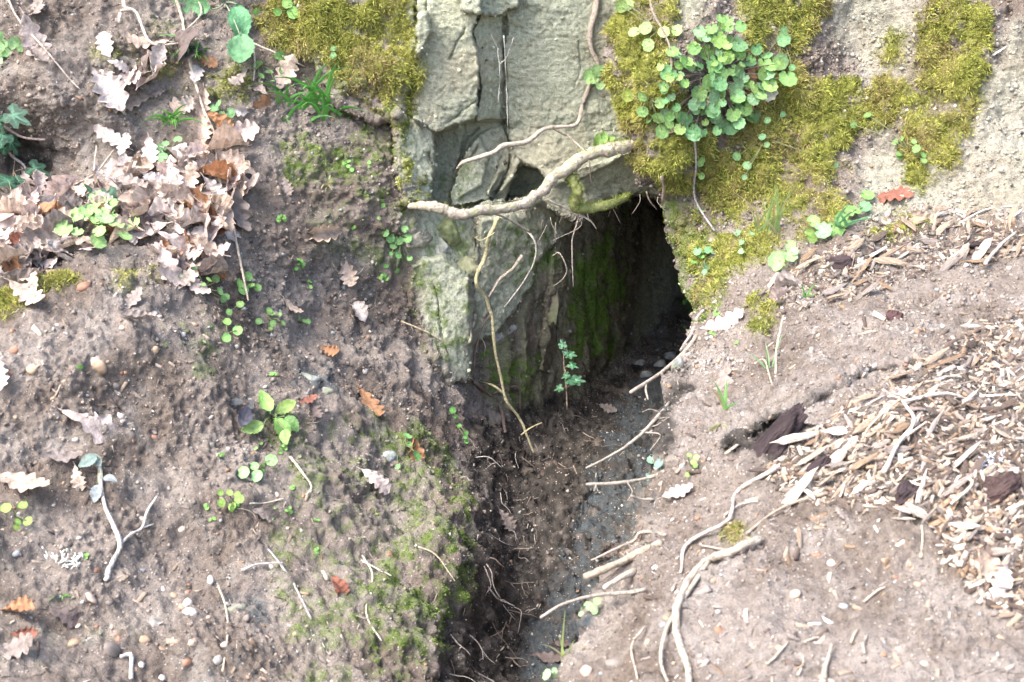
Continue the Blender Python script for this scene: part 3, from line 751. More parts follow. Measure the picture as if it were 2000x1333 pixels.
OAK = [leaf_mesh('oak_leaf', lr.uniform(.24, .32), 36, 2, .14, (lr.choice([4.4, 5, 5.6]), lr.uniform(.42, .58)), lr, .35, .22, .035, lr.uniform(.95, 1.35), .7) for k in range(11)]
OAKC = [leaf_mesh('curled_oak_leaf', lr.uniform(.22, .3), 32, 2, .1, (4.8, lr.uniform(.35, .5)), lr, .7, .55, .075, 1.1, .7) for k in range(7)]
OVATE = [leaf_mesh('leaf', lr.uniform(.26, .33), 14, 3, .1, None, lr, .35, .14, .03, .8, .75, 1) for k in range(4)]
LANCE = [leaf_mesh('leaf', lr.uniform(.2, .25), 14, 3, .2, None, lr, .5, .12, .03, .8, .7, 1) for k in range(3)]
def round_leaf(name, rim, scal, depth, notch=.0, rnd_=lr):
    V_, F_ = [(0, 0, 0)], []; n = rim; ph = rnd_.uniform(0, 6); tl = rnd_.uniform(-.12, .12)
    for k, rr in enumerate((.45, .8, 1.0)):
        for i in range(n):
            th = 2 * math.pi * i / n; r = .5 * rr * (1 + (depth * math.cos(scal * th) if rr == 1.0 else 0) + (.05 * math.cos(scal * th) if False else 0))
            r *= 1 - notch * rr * math.exp(-((th - math.pi) / .28) ** 2)
            z = .10 * (1 - rr) * -1 + .035 * math.sin(2 * th + ph) * rr + tl * rr * math.cos(th) * .3 + .02 * math.cos(scal * th) * (rr > .7)
            V_.append((r * math.cos(th), r * math.sin(th), z))
    for i in range(n):
        j = (i + 1) % n; F_.append((0, 1 + i, 1 + j))
        for k in range(2): F_.append((1 + k * n + i, 1 + (k + 1) * n + i, 1 + (k + 1) * n + j, 1 + k * n + j))
    return tinted(pmesh(name, V_, F_), [1.35] + [1.12 if i % 3 else .9 for i in range(n)] + [.95 + .12 * (i % 3 == 0) for i in range(n)] + [.92] * n)
ROUND = [round_leaf('leaf', 14, 7, .035, .15) for k in range(3)]
SCAL = [round_leaf('leaf', 28, 9, .075, .55) for k in range(4)]
def ivy_leaf():
    ang = [(-180, .06), (-160, .34), (-125, .42), (-100, .40), (-80, .30), (-55, .47), (-38, .52), (-22, .36), (-8, .62), (0, .78)]
    rim = [(a, r) for a, r in ang] + [(-a, r) for a, r in ang[-2:0:-1]]
    V_ = [(.0, 0, .02)]; n = len(rim)
    for rr in (.5, 1):
        for a, r in rim: V_.append((r * rr * math.cos(R(a)), r * rr * math.sin(R(a)), .02 * (1 - rr) - (.05 * rr * abs(math.sin(R(a) * 2)))))
    F_ = []
    for i in range(n):
        j = (i + 1) % n; F_.append((0, 1 + i, 1 + j)); F_.append((1 + i, 1 + n + i, 1 + n + j, 1 + j))
    return tinted(pmesh('leaf', V_, F_), [3.0] + [1.9 if rim[i][0] in (0, -38, 38, -125, 125) else .8 for i in range(n)] + [1.0] * n)
IVY = [ivy_leaf()]
def chip_mesh(wd, th, jag):
    V_, F_ = [], []; n = 5; k = 6
    for i in range(n + 1):
        t = i / n; w_ = wd * (1 - .5 * abs(t - lr.uniform(.3, .7)) ** 2 * 3); bend = .05 * math.sin(t * 3 + jag)
        for j in range(k):
            a = 2 * math.pi * j / k
            x = t - .5 + (lr.uniform(-.16, .16) if i in (0, n) else lr.uniform(-.03, .03))
            V_.append((x, math.cos(a) * w_ * .5 * lr.uniform(.7, 1.2) * (.55 if i in (0, n) else 1), math.sin(a) * th * .5 * lr.uniform(.6, 1.3) + bend))
    for i in range(n):
        for j in range(k): F_.append((i * k + j, (i + 1) * k + j, (i + 1) * k + (j + 1) % k, i * k + (j + 1) % k))
    F_.append(tuple(range(k))[::-1]); F_.append(tuple(n * k + j for j in range(k)))
    return pmesh('wood_chip', V_, F_, False)
CHIP = [chip_mesh(lr.uniform(.14, .42), lr.uniform(.06, .14), k) for k in range(12)]
def ico(sub):
    bm = bmesh.new(); bmesh.ops.create_icosphere(bm, subdivisions=sub, radius=.5)
    v = np.array([q.co[:] for q in bm.verts]); f = [[q.index for q in p.verts] for p in bm.faces]; bm.free(); return v, f
def stone_mesh(name, sub, sc, rough, cuts, seed):
    v, f = ico(sub); r_ = np.random.RandomState(seed); d = v / .5
    rad = 1 + rough * fbm(d, 1.2, 3, seed)
    for k in range(cuts):
        nn = unit(r_.normal(size=3)); lim = r_.uniform(.62, .85); dot = d @ nn * rad
        rad = np.where(dot > lim, rad * lim / np.maximum(dot, 1e-6), rad)
    if sub > 2: rad = rad + .09 * fbm(d, 4.0, 3, seed + 5) + .025 * noise(d, 14, seed)
    me = pmesh(name, (v * rad[:, None] * np.array(sc)).tolist(), f, cuts == 0 or sub > 2)
    return me
PEB = [stone_mesh('pebble', 2, (1, .75, .5), .25, 3 if k % 2 else 0, 200 + k) for k in range(7)]
for me in PEB: me.polygons.foreach_set('use_smooth', np.ones(len(me.polygons), bool))
for lst, mt in ((OAK, 'dead_leaf'), (OAKC, 'dead_leaf'), (OVATE, 'green_leaf'), (LANCE, 'green_leaf'), (ROUND, 'green_leaf'), (SCAL, 'green_leaf'), (IVY, 'green_leaf'), (CHIP, 'wood'), (PEB, 'pebble')):
    for me in lst: me.materials.append(M[mt])

# ------------------------------------------------------------------ stones of the rock face
def stone(u, v, wpx, hpx, dep, seed, color, label, rot=0, sub=4, cuts=7, sink=.3, group=None):
    p, n, L = hit(u, v); k = mpp(p)
    me = stone_mesh('stone', sub, (wpx * k, hpx * k, dep), .22, cuts, seed); me.materials.append(M['stone'])
    o = bpy.data.objects.new('stone', me); C.objects.link(o)
    nn = soften(n, .6); o.matrix_world = frame(p - nn * dep * sink * .5, nn, rot); o.color = (*color, 1)
    return tag(o, label, 'stone', group)
stone(877, 455, 84, 76, .09, 301, (.22, .24, .12), 'rounded green mossy stone wedged under the thick root', 20)
stone(862, 484, 46, 62, .07, 302, (.36, .36, .31), 'pale grey angular stone beside the mossy stone under the root', 75)
stone(916, 520, 62, 74, .08, 303, (.24, .24, .15), 'olive stone below the mossy stone, with a hanging root beside it', 80)
stone(820, 470, 40, 60, .05, 304, (.27, .25, .2), 'brown earthy stone left of the pale angular stone', 80)
stone(985, 640, 110, 50, .035, 305, (.33, .31, .28), 'grey crusted stone flake on the slab beside the burrow', -20, sink=.9)
stone(1080, 590, 26, 110, .05, 306, (.13, .115, .085), 'long buff stone standing in a cleft of the burrow wall', 0)
stone(965, 815, 60, 80, .05, 307, (.2, .17, .15), 'dusty grey stone at the foot of the slab among roots', 50)
for u_, v_, w_, h_, sd_, col in ((600, 735, 60, 34, 310, (.3, .31, .29)), (455, 1185, 60, 40, 311, (.3, .28, .25)), (230, 1240, 40, 34, 312, (.22, .16, .14)), (640, 765, 36, 28, 313, (.28, .28, .25)), (300, 1215, 50, 40, 314, (.26, .24, .22)), (760, 890, 40, 30, 315, (.33, .35, .35))):
    stone(u_, v_, w_, h_, .03, sd_, col, {310: 'bluish flat stone half buried left of the rootlets', 311: 'grey flat stone half buried under the pale level twig', 312: 'brown flat stone half buried beside the dark brown pebble', 313: 'small flat stone half buried right of the bluish stone', 314: 'grey flat stone half buried beside the ochre pebbles', 315: 'blue grey stone half buried under the pinkish leaf'}[sd_], 30 + sd_, 3, 4, .6, 'half buried stones of the left bank')
for u_, v_, w_, h_, sd_ in ((1290, 715, 34, 26, 320), (1310, 700, 30, 24, 321), (1262, 735, 26, 20, 322), (1250, 712, 26, 22, 323), (1325, 715, 26, 26, 324)):
    stone(u_, v_, w_, h_, .05, sd_, (.26, .27, .26), {320: 'grey rubble stone in the middle of the burrow floor', 321: 'grey rubble stone behind the middle one on the burrow floor', 322: 'small grey rubble stone nearest the burrow wall foot', 323: 'small grey rubble stone against the burrow wall', 324: 'grey rubble stone by the burrow lip'}[sd_], 10, 3, 5, .2, 'rubble on the burrow floor')

# ------------------------------------------------------------------ roots
def near(marks, u, v): return min(marks, key=lambda q: (q[0] - u) ** 2 + (q[1] - v) ** 2)[2]
TAN, PALE_R, GREEN_R, BROWN_R, WHITE_R = (.34, .28, .215), (.38, .325, .265), (.36, .36, .18), (.20, .155, .125), (.46, .41, .36)
def fur(o, n, dens):
    """moss strands on a root, as its part"""
    me = o.data; off = o.location; fr = random.Random(8); V_, F_, T_ = [], [], []
    polys = list(me.polygons)
    for k in range(n):
        f = fr.choice(polys); c = f.center + off
        if f.normal.z + .35 < fr.random() * .6 or fr.random() > dens(c): continue
        b = c + Vector((fr.gauss(0, .003), fr.gauss(0, .002), fr.gauss(0, .003))); d = (f.normal + Vector((fr.gauss(0, .6), fr.gauss(0, .6), fr.gauss(0, .6)))).normalized(); s_ = d.cross(Vector((.2, 1, .1))).normalized() * .0009
        i = len(V_); l_ = fr.uniform(.004, .009); V_ += [b - s_, b + s_, b + d * l_]; F_.append((i, i + 1, i + 2)); q = fr.uniform(.5, 1.2); T_ += [[.22 * q, .27 * q, .05 * q]] * 3
    if not V_: return
    m_ = mesh_np('moss', np.array([tuple(v - off) for v in V_]), np.array(F_), False, np.array(T_)); q = link('moss', m_, M['tint']); q.parent = o; q['kind'] = 'stuff'
def root(name, px, r0, r1, color, label, lift=.004, mat='root', group=None, cat='root', side=(), **kw):
    """px radii in photograph pixels; side = branches, children of the root"""
    pts = poly_line(px, lift); k = mpp(pts[len(pts) // 2])
    kw.setdefault('kn', .16); kw.setdefault('wob', .3)
    o = tube_obj(name, pts, r0 * k, r1 * k, M[mat], None, color, **kw)
    for sp, a, b in side:
        q = tube_obj('branch', poly_line(sp, lift), a * k, b * k, M[mat], o, color, sides=5, sub=4, kn=.12, wob=.1)
    return tag(o, label, cat, group)
Yr = 3.06
root('root', [(800,404,3.03),(826,402,3.0),(856,406,2.99),(876,414,2.99),(905,420,2.99),(935,411,3.0),(965,410,3.02),(1020,400,3.06),(1042,384,3.08),(1062,372,3.09),(1082,346,3.1),(1105,332,3.11),(1150,302,3.13),(1190,294,3.14),(1226,286,3.16),(1270,276,3.27)], 8, 14, (.36, .31, .25),
     'thick pale root spanning the rock above the burrow mouth', 0, 'bigroot', sides=16, sub=12, kn=.13, wob=.10, radii=[.006, .0115, .012, .0135, .0128, .012, .012, .0115, .012, .012, .0125, .013, .0145, .015, .0155, .0155, .015, .014],
     side=[([(960,415,3.04),(992,428,3.07),(1035,455,3.12)], 3, 2)])
fur(bpy.data.objects['root'], 6500, lambda p: min(1, max(0, (p.x - .1) * 5)) * .8 + .04)
root('root', [(1112,345,3.12),(1128,365,3.11),(1130,385,3.12),(1120,404,3.13),(1150,408,3.15),(1185,398,3.17),(1225,384,3.24)], 11, 8, (.22, .23, .09), 'short mossy root looping below the thick root at the burrow mouth', 0, 'mossroot', sides=8, sub=6, kn=.22)
fur(bpy.data.objects['root.001'], 1500, lambda p: 1.0)
root('root', [(892,330,3.2),(905,318,3.19),(935,308,3.18),(965,298,3.17),(985,284,3.18),(1030,277,3.2),(1060,254,3.22),(1090,248,3.24),(1126,243,3.26),(1138,205),(1150,170),(1167,130),(1154,95),(1152,60),(1163,20),(1165,-40)], 5, 7, PALE_R,
     'thin pale root climbing the bare rock face in bends', .006, sides=8, sub=6, kn=.14, wob=.12, radii=[.002, .005, .0058, .006, .006, .0058, .0056, .0055, .005, .0048, .0055, .0065, .0065, .007, .0075, .008])
root('root', [(1075,248,3.26),(1100,262,3.27),(1112,268,3.27),(1145,298,3.2)], 3, 1.5, PALE_R, 'short white rootlet on the rock right of the climbing root', 0, sub=6)
root('root', [(975,425,3.13),(955,465,3.12),(948,500,3.13),(930,550,3.1),(948,578,3.12),(962,620,3.13),(966,680,3.13),(980,745,3.13),(990,785,3.12),(1018,825,3.13),(1042,884,3.1)], 4.5, 2.5, (.38, .34, .2),
     'long sinuous root hanging from the rock down to the trench floor', 0, sides=7, sub=7, kn=.14, side=[([(985,770,3.13),(960,752,3.13),(930,745),(918,738)], 3, 2), ([(1018,850,3.1),(1038,835,3.1),(1058,826,3.08)], 2.2, 1.2), ([(966,455,3.12),(940,470,3.12),(925,462)], 1.5, .8)])
root('root', [(1030,450,3.14),(1045,475,3.13),(1044,510,3.13),(1020,555,3.15),(985,600,3.16)], 2.2, 1.3, WHITE_R, 'thin whitish rootlet curving over the slab beside the burrow', 0)
root('root', [(1020,500,3.2),(995,530,3.2),(975,548,3.2),(955,580,3.18)], 4.5, 2, PALE_R, 'straight pale root lying on the slab', .004)
root('root', [(952,585,3.13),(960,610,3.15),(940,640,3.15),(928,690,3.14),(925,740,3.14)], 2.8, 1.6, BROWN_R, 'dark rootlet along the edge of the slab', 0)
root('root', [(922,745),(955,770),(975,800),(985,845)], 5, 3, BROWN_R, 'thick brown root below the slab running into the trench', .006, side=[([(960,770),(1010,755),(1012,800)], 2.5, 1.5), ([(940,755),(985,750),(1015,760)], 2, 1)])
root('root', [(1128,432,3.2),(1118,470,3.21),(1118,510,3.2),(1120,560,3.2)], 1.8, .9, PALE_R, 'thin rootlet dangling straight in the burrow mouth', 0)
root('root', [(1080,500,3.27),(1093,495,3.25),(1107,525,3.25),(1100,545,3.26),(1080,560,3.28)], 1.7, .8, PALE_R, 'small curled rootlet on the burrow wall', 0)
root('root', [(1070,390,3.12),(1110,410,3.13),(1150,430,3.14),(1165,448,3.15)], 2.4, 1.2, PALE_R, 'forked rootlet reaching across the top of the burrow mouth', 0, side=[([(1150,430,3.14),(1146,415,3.14)], 1.8, 1.2), ([(1110,410,3.13),(1136,440,3.14),(1080,470,3.15)], 1.2, .6)])
for k, (hu, hv, hY, hl) in enumerate(((965,440,3.13,.05),(972,450,3.13,.04),(958,470,3.12,.04),(945,520,3.11,.035),(1060,430,3.17,.05),(1068,440,3.18,.06),(1075,425,3.17,.05),(1085,435,3.18,.04),(1190,400,3.18,.05),(1205,395,3.19,.04),(1250,380,3.16,.05),(1285,385,3.13,.04),(1100,405,3.14,.04),(950,600,3.13,.04),(940,660,3.14,.05))):
    hp = pix(hu, hv, hY); hd = Vector((rnd.uniform(-.6, .6), rnd.uniform(-.5, .1), -1)).normalized() * hl
    tag(tube_obj('rootlet', [hp, hp + hd * .4 + Vector((rnd.uniform(-.008, .008), 0, 0)), hp + hd + Vector((rnd.uniform(-.015, .015), 0, 0))], .0011, .0004, M['root'], None, rnd.choice([BROWN_R, PALE_R, TAN]), sides=4, sub=4, wob=.4),
        'hair-thin rootlet dangling ' + near([(965,450,'from the top of the long hanging root'), (945,520,'halfway along the long hanging root'), (1070,432,'under the forked rootlet'), (1195,398,'beside the mossy looping root'), (1265,382,'from the top of the burrow mouth'), (945,630,'along the slab edge')], hu, hv), 'rootlet', 'hair-thin rootlets of the burrow mouth')
root('root', [(1292,345,3.08),(1296,370,3.09),(1294,395,3.1)], 4, 2.5, BROWN_R, 'brown root stub hanging at the edge of the moss above the burrow', 0)
root('root', [(1262,375,3.13),(1270,395,3.13),(1283,410,3.14)], 2, 1, BROWN_R, 'wispy brown rootlet hanging over the dark burrow', 0)
root('root', [(1151,315,3.08),(1153,340,3.09),(1156,362,3.1)], 1.8, .8, BROWN_R, 'fine rootlet hanging under the mossy end of the thick root', 0)
# roots sticking out of the right bank over the trench
def edge_root(px, r0, r1, label, color=(.34, .295, .245), side=(), **kw):
    root('root', px, r0, r1, color, label, .004, 'root', None, 'root', side, **kw)
edge_root([(1362,660),(1335,690,2.663),(1290,730,2.561),(1232,767,2.461)], 5, 3.5, 'pale dry root jutting over the trench below the burrow', side=[([(1262,752,2.505),(1262,765,2.472),(1266,780,2.437)], 2.5, 2)])
edge_root([(1400,590),(1365,620),(1352,650,2.750),(1330,685,2.684)], 4, 2.5, 'grey split root draped over the burrow lip', (.4, .36, .32))
edge_root([(1308,790),(1285,812,2.273),(1250,850,2.223),(1210,880,2.204),(1145,915,2.167)], 4, 2.2, 'long slender root slanting over the trench', side=[([(1290,806,2.284),(1270,800,2.277),(1255,805,2.247)], 1.5, .8), ([(1260,845,2.223),(1290,850,2.204),(1270,880,2.185)], 1.6, .8)])
edge_root([(1300,922),(1270,932,2.100),(1220,942,2.081),(1145,947,2.072)], 4.2, 3, 'level grey root poking out of the right bank', side=[([(1225,942,2.081),(1235,960,2.072),(1228,975,2.063)], 1.4, .8), ([(1165,946,2.072),(1160,960,2.062)], 1.6, 1)])
edge_root([(1275,980),(1252,975,2.025),(1232,968,2.015)], 3, 2, 'stubby rootlet below the level grey root')
edge_root([(1300,1050),(1260,1042),(1235,1058,1.930),(1195,1075,1.911),(1155,1094,1.902)], 3.5, 2.2, 'thin root reaching over the trench above the stout stick')
edge_root([(1290,1062),(1245,1080,1.873),(1190,1108,1.845),(1142,1128,1.826)], 9, 7, 'stout broken stick lying over the trench edge', TAN, sides=8, kn=.16)
edge_root([(1260,1155),(1200,1160,1.769),(1150,1165,1.750),(1100,1180,1.731),(1056,1207,1.722)], 4, 3, 'curved pale root arching across the trench near the stout stick')
edge_root([(1240,1120),(1210,1130,1.788),(1180,1150,1.769)], 7, 5, 'bent weathered stick beside the stout stick', (.5, .43, .34))
root('root', [(1482,1062),(1440,1085),(1390,1100),(1350,1140),(1328,1190),(1325,1250),(1338,1310),(1352,1380)], 9, 7, PALE_R, 'thick pale root curving down the right bank past a moss tuft', .008, sides=8, sub=7, kn=.1,
     side=[([(1392,1102),(1350,1160),(1310,1230),(1290,1290),(1300,1340)], 5.5, 3.5), ([(1440,1085),(1410,1080),(1370,1072)], 3.5, 2)])
root('root', [(1520,915),(1490,938),(1440,965),(1432,1000),(1415,1025),(1345,1065),(1335,1120),(1310,1160)], 5, 3, (.45, .38, .33), 'wiry root creeping over bare soil towards the trench', .006, side=[([(1420,1010),(1450,990),(1480,985)], 3, 1.5)])
root('root', [(1620,965),(1560,985),(1510,1010),(1460,1045)], 4, 2.5, TAN, 'straight root between the moss tuft and the wood chips', .006)
root('root', [(1265,1225),(1235,1270),(1250,1330)], 3, 2, PALE_R, 'small curved root at the bottom of the right bank', .005)
root('root', [(1610,1350),(1612,1310),(1628,1275)], 7, 4, PALE_R, 'short pale root end rising from the dry soil', .012)
for px in ([(1500,1302),(1520,1280),(1540,1255)], [(1560,1320),(1570,1295),(1572,1282)], [(1665,1260),(1672,1245),(1680,1232)], [(1690,1280),(1685,1262),(1695,1245)], [(1575,1256),(1590,1250),(1600,1250)], [(1770,965),(1740,930),(1760,900)], [(1800,1090),(1805,1060),(1800,1030)], [(1690,1180),(1710,1160),(1730,1152)]):
    root('rootlet', px, 3.2, 2, PALE_R, 'short pale rootlet on dry soil ' + near([(1500,1302,'right of the thick pale root'), (1560,1320,'left of the rising root end'), (1672,1245,'right of the rising root end'), (1695,1270,'below the lone grey pebble'), (1590,1250,'below the lone peach pebble'), (1740,930,'by the dark cork chunk'), (1800,1060,'below the whitish short splinter'), (1710,1160,'above the pale soil foot')], *px[1]), .004, group='rootlets on the dry soil')
# fine rootlets of the trench wall
RC = [('whitish', WHITE_R), ('pale', PALE_R), ('tan', TAN), ('brown', BROWN_R)]
def rootlet(u, v, L, r, label, group, col=None, out=.7):
    p, n, d = hit(u, v); t = (n * out + Vector((rnd.uniform(-.6, .6), -.1, -.75)) + Vector((rnd.gauss(0, .3), rnd.gauss(0, .3), rnd.gauss(0, .3)))).normalized()
    pts = [p - t * .01]; q = p
    for k in range(4):
        q = q + t * L / 4; t = (t + Vector((rnd.gauss(0, .35), rnd.gauss(0, .35), rnd.gauss(-.12, .3)))).normalized(); pts.append(q)
    o = tube_obj('rootlet', pts, r, r * .4, M['root'], None, col or rnd.choice([PALE_R, TAN, (.4, .34, .28), WHITE_R, BROWN_R]), sides=4, sub=3, wob=.2, kn=.15)
    if rnd.random() < .5:
        i = rnd.randint(1, 3); a = pts[i]; d2 = Vector((rnd.uniform(-1, 1), rnd.uniform(-1, 0), rnd.uniform(-1, .3))).normalized() * L * .35
        tube_obj('branch', [a, a + d2 * .5 + Vector((0, 0, .003)), a + d2], r * .6, r * .3, M['root'], o, None, sides=3, sub=2).color = o.color
    return tag(o, label, 'rootlet', group)
TM = [(950,870,'below the thick brown root'), (1040,880,'at the foot of the long hanging root'), (1130,850,'at the burrow mouth'), (1180,900,'under the long slender root'), (985,1010,'by the grey brown leaf'), (900,950,'under the climbing leaflets'), (940,1080,'beside the green mossy wall'), (1060,1060,'below the level grey root'), (1050,1180,'by the tip of the curved pale root'), (960,1180,'low on the mossy wall side'), (900,1260,'at the foot of the mossy wall'), (1060,1290,'by the dark floor leaves'), (980,1290,'on the trench floor end')]
TRW = [(860,880),(930,850),(1000,870),(1080,800),(1240,800),(1220,900),(1150,950),(1090,1000),(1060,1100),(1050,1230),(990,1320),(870,1333),(870,1230),(920,1150),(930,1020)]
k = 0
while k < 86:
    u_, v_ = rnd.uniform(850, 1250), rnd.uniform(790, 1333)
    if poly_sd(TRW, np.array([u_]), np.array([v_]))[0] < 0: continue
    rl = rnd.uniform(.035, .10); cn = rnd.choice(RC); rootlet(u_, v_, rl, rnd.uniform(.0009, .0019), '%s %s rootlet in the trench %s' % ('short' if rl < .055 else 'long' if rl > .08 else 'thin', cn[0], near(TM, u_, v_)), 'rootlets of the trench wall', cn[1]); k += 1
LBM = [(625,456,'by the crumpled tan leaf'), (678,532,'by the hanging tan oak leaf'), (692,606,'under the bleached curled leaf'), (780,625,'by the thin brown twig'), (720,790,'by the rusty brown narrow leaf'), (610,730,'by the bluish flat stone'), (525,830,'by the bright rosette'), (600,800,'by the small red brown leaf'), (500,960,'by the many-leaved seedling'), (590,940,'by the short bent root end'), (728,938,'under the pinkish leaf on the mossy wall'), (655,1156,'by the red brown folded leaf'), (580,1160,'by the lichen-spotted twig'), (730,1180,'by the curved pale twig'), (840,1100,'by the greenish thin twig'), (500,1260,'right of the slender curved twig'), (640,1290,'low on the fluted bank'), (800,820,'above the green mossy wall')]
LB = [(480,520),(700,450),(840,620),(900,860),(860,1200),(700,1333),(450,1333),(430,900)]
k = 0
while k < 44:
    u_, v_ = rnd.uniform(430, 900), rnd.uniform(450, 1333)
    if poly_sd(LB, np.array([u_]), np.array([v_]))[0] < 0: continue
    rl = rnd.uniform(.03, .08); cn = rnd.choice(RC); rootlet(u_, v_, rl, rnd.uniform(.0007, .0014), '%s %s rootlet trailing %s' % ('short' if rl < .05 else 'long', cn[0], near(LBM, u_, v_)), 'rootlets of the left bank', cn[1], .3); k += 1
for k in range(16):
    v_ = rnd.uniform(700, 1150); u_ = float(np.interp(v_, EDGE[:, 0], EDGE[:, 1])) + rnd.uniform(6, 22)
    rootlet(u_, v_, rnd.uniform(.03, .07), rnd.uniform(.0008, .0015), 'fine rootlet fringing the right bank edge ' + near([(1320,720,'by the dry root under the burrow'), (1290,800,'by the long slender root'), (1285,880,'above the pale blue green leaves'), (1270,950,'by the level grey root'), (1250,1010,'by the stubby rootlet'), (1230,1060,'above the stout stick'), (1190,1110,'by the stout stick'), (1150,1150,'by the curved pale root')], u_, v_), 'rootlets along the right bank edge', None, .4)

# ------------------------------------------------------------------ twigs and dry stalks
def twig(px, r0, r1, color, label, side=(), lift=.006, **kw):
    return root('twig', px, r0, r1, color, label, lift, 'root', None, 'twig', side, **kw)
twig([(330,-30),(352,20),(364,62),(372,120),(400,200),(412,270),(432,350),(440,430),(455,510),(472,590)], 3.6, 2, (.5, .42, .33), 'very long thin dry stalk lying down the left bank', [([(364,62),(385,35),(392,-10)], 2.4, 1.5)], .02, sub=8)
twig([(236,-20),(248,20),(262,48),(300,75),(340,96),(366,114)], 4, 1.6, (.58, .5, .42), 'pale dry stalk with a bud joining the long stalk', [([(258,42),(242,36),(232,48)], 3, 3.5)], .03)
twig([(15,-10),(45,40),(90,100),(135,160),(160,180)], 2.6, 1.4, (.45, .38, .32), 'straight dry stem crossing pale leaves at the top of the bank', (), .015)
twig([(460,70),(490,90),(540,110),(600,120)], 2.4, 1.4, (.45, .4, .33), 'thin stick beside the hanging long green leaf', [([(495,90),(500,130),(498,165)], 2.2, 1.4)], .015)
twig([(195,895),(200,950),(206,990),(228,1060),(215,1100),(203,1132)], 4.2, 5.2, (.5, .46, .42), 'grey forked twig stuck on bare soil of the left bank', [([(228,1062),(255,1048),(280,1032),(290,1000),(303,970)], 3.6, 2.6), ([(280,1032),(300,1024)], 2.4, 1.8)], .008)
twig([(476,1118),(505,1108),(552,1104)], 3, 2.4, (.5, .44, .4), 'pale level twig lying on a flat stone', (), .008)
twig([(520,1075),(545,1110),(580,1160),(607,1214)], 2.6, 2.2, (.32, .3, .3), 'dark lichen-spotted twig pointing down the left bank', (), .008)
twig([(425,1150),(445,1200),(443,1250),(432,1320)], 2.4, 2, (.42, .36, .28), 'slender curved twig below the flat stone', (), .008)
twig([(570,900),(590,930),(602,950),(600,968)], 3, 2, (.46, .4, .3), 'short bent root end below the round-leaved pennywort', (), .008)
twig([(240,1285),(256,1290),(252,1325)], 5, 5, (.46, .43, .4), 'thick crooked grey twig at the foot of the left bank', (), .008)
twig([(485,985),(520,982),(553,977)], 2, 1.5, (.5, .45, .38), 'thin pale twig beside the small seedling rosette', (), .006)
twig([(780,625),(830,650),(870,672)], 1.8, 1.4, (.4, .33, .22), 'thin brown twig crossing the foot of the rock', (), .01)
twig([(700,1090),(720,1130),(715,1200),(735,1250)], 2.2, 1.6, (.45, .42, .33), 'curved pale twig on the mossy lower bank', [([(705,1100),(740,1115),(760,1125)], 2, 1.4)], .01)
twig([(820,1075),(845,1090),(880,1135)], 2, 1.4, (.42, .38, .26), 'greenish thin twig on the green mossy wall', (), .01)
twig([(15,285),(35,305),(50,330),(62,350)], 4, 2.5, (.42, .36, .33), 'brown ivy stem stub by the dark hollow', (), .02)
twig([(10,245),(45,255),(85,258)], 3, 2, (.36, .28, .26), 'short brown stick below the top ivy leaf', (), .02)
twig([(185,345),(188,300),(190,285)], 2, 1.2, (.55, .48, .4), 'thin upright straw above the leaf litter', (), .01)
twig([(140,370),(190,345),(225,300)], 2.6, 1.6, (.4, .34, .28), 'dark slanting stick behind the leaf litter', (), .012)
twig([(205,440),(240,460),(290,480)], 3, 2, (.33, .25, .2), 'dark stick resting on the bright green frilly plant', (), .04)
twig([(1270,-20),(1282,40),(1295,90),(1302,140)], 3, 2, (.24, .2, .16), 'dark dry stem hanging over the moss beside the leafy clump', (), .03)
twig([(1348,270),(1352,330),(1370,390),(1402,448)], 2.4, 2, (.3, .28, .28), 'thin grey stem drooping below the leafy clump', (), .02)
twig([(1920,525),(1950,490),(1985,460)], 4, 2.5, (.42, .37, .33), 'grey stick standing among chips by the upper right', (), .012)
twig([(1760,800),(1850,785),(1930,782)], 4, 3, (.5, .44, .4), 'grey stick lying across the wood chips', (), .014)
twig([(1730,940),(1765,880),(1772,830),(1760,800)], 5, 3.5, (.56, .47, .4), 'pale forked stick rising out of the wood chips', [([(1772,860),(1800,840)], 3, 2)], .016)
twig([(1870,990),(1900,960),(1890,940)], 4, 3, (.55, .46, .38), 'curved light twig among the coarse wood chips', (), .014)
twig([(1690,870),(1720,830),(1790,770)], 2.5, 2, (.5, .4, .3), 'slim brown twig slanting over small chips', (), .014)
twig([(1880,440),(1930,412),(1990,408)], 2.2, 1.6, (.55, .48, .42), 'thin pale root line at the foot of the grey wall', (), .008)
twig([(1510,760),(1530,700),(1545,640)], 2.4, 1.6, (.56, .48, .36), 'dry straw stem standing on the right bank', (), .03)
twig([(1470,720),(1500,710),(1520,755)], 1.8, 1.4, (.5, .42, .3), 'thin straw bent beside the dry stem', (), .012)
twig([(1695,800),(1720,785),(1755,770)], 2, 1.4, (.5, .42, .36), 'short thin twig at the edge of the chips', (), .008)
# cobweb strands with dust on the rock
cw = empty('cobweb', pix(985, 70, 3.2), 'dusty white cobweb strands hanging on the bare rock', 'cobweb')
for px in ([(972,95,3.2),(976,150,3.21),(973,200,3.21)], [(985,70,3.2),(988,140,3.21),(990,200,3.21),(992,262,3.22)], [(955,60,3.2),(972,95,3.2)], [(1003,75,3.24),(990,110,3.22),(975,130,3.21)]):
    tube_obj('strand', [pix(*q) for q in px], .0011, .0006, M['root'], cw, (.5, .5, .45), sides=5, sub=10, wob=.9, kn=.8)
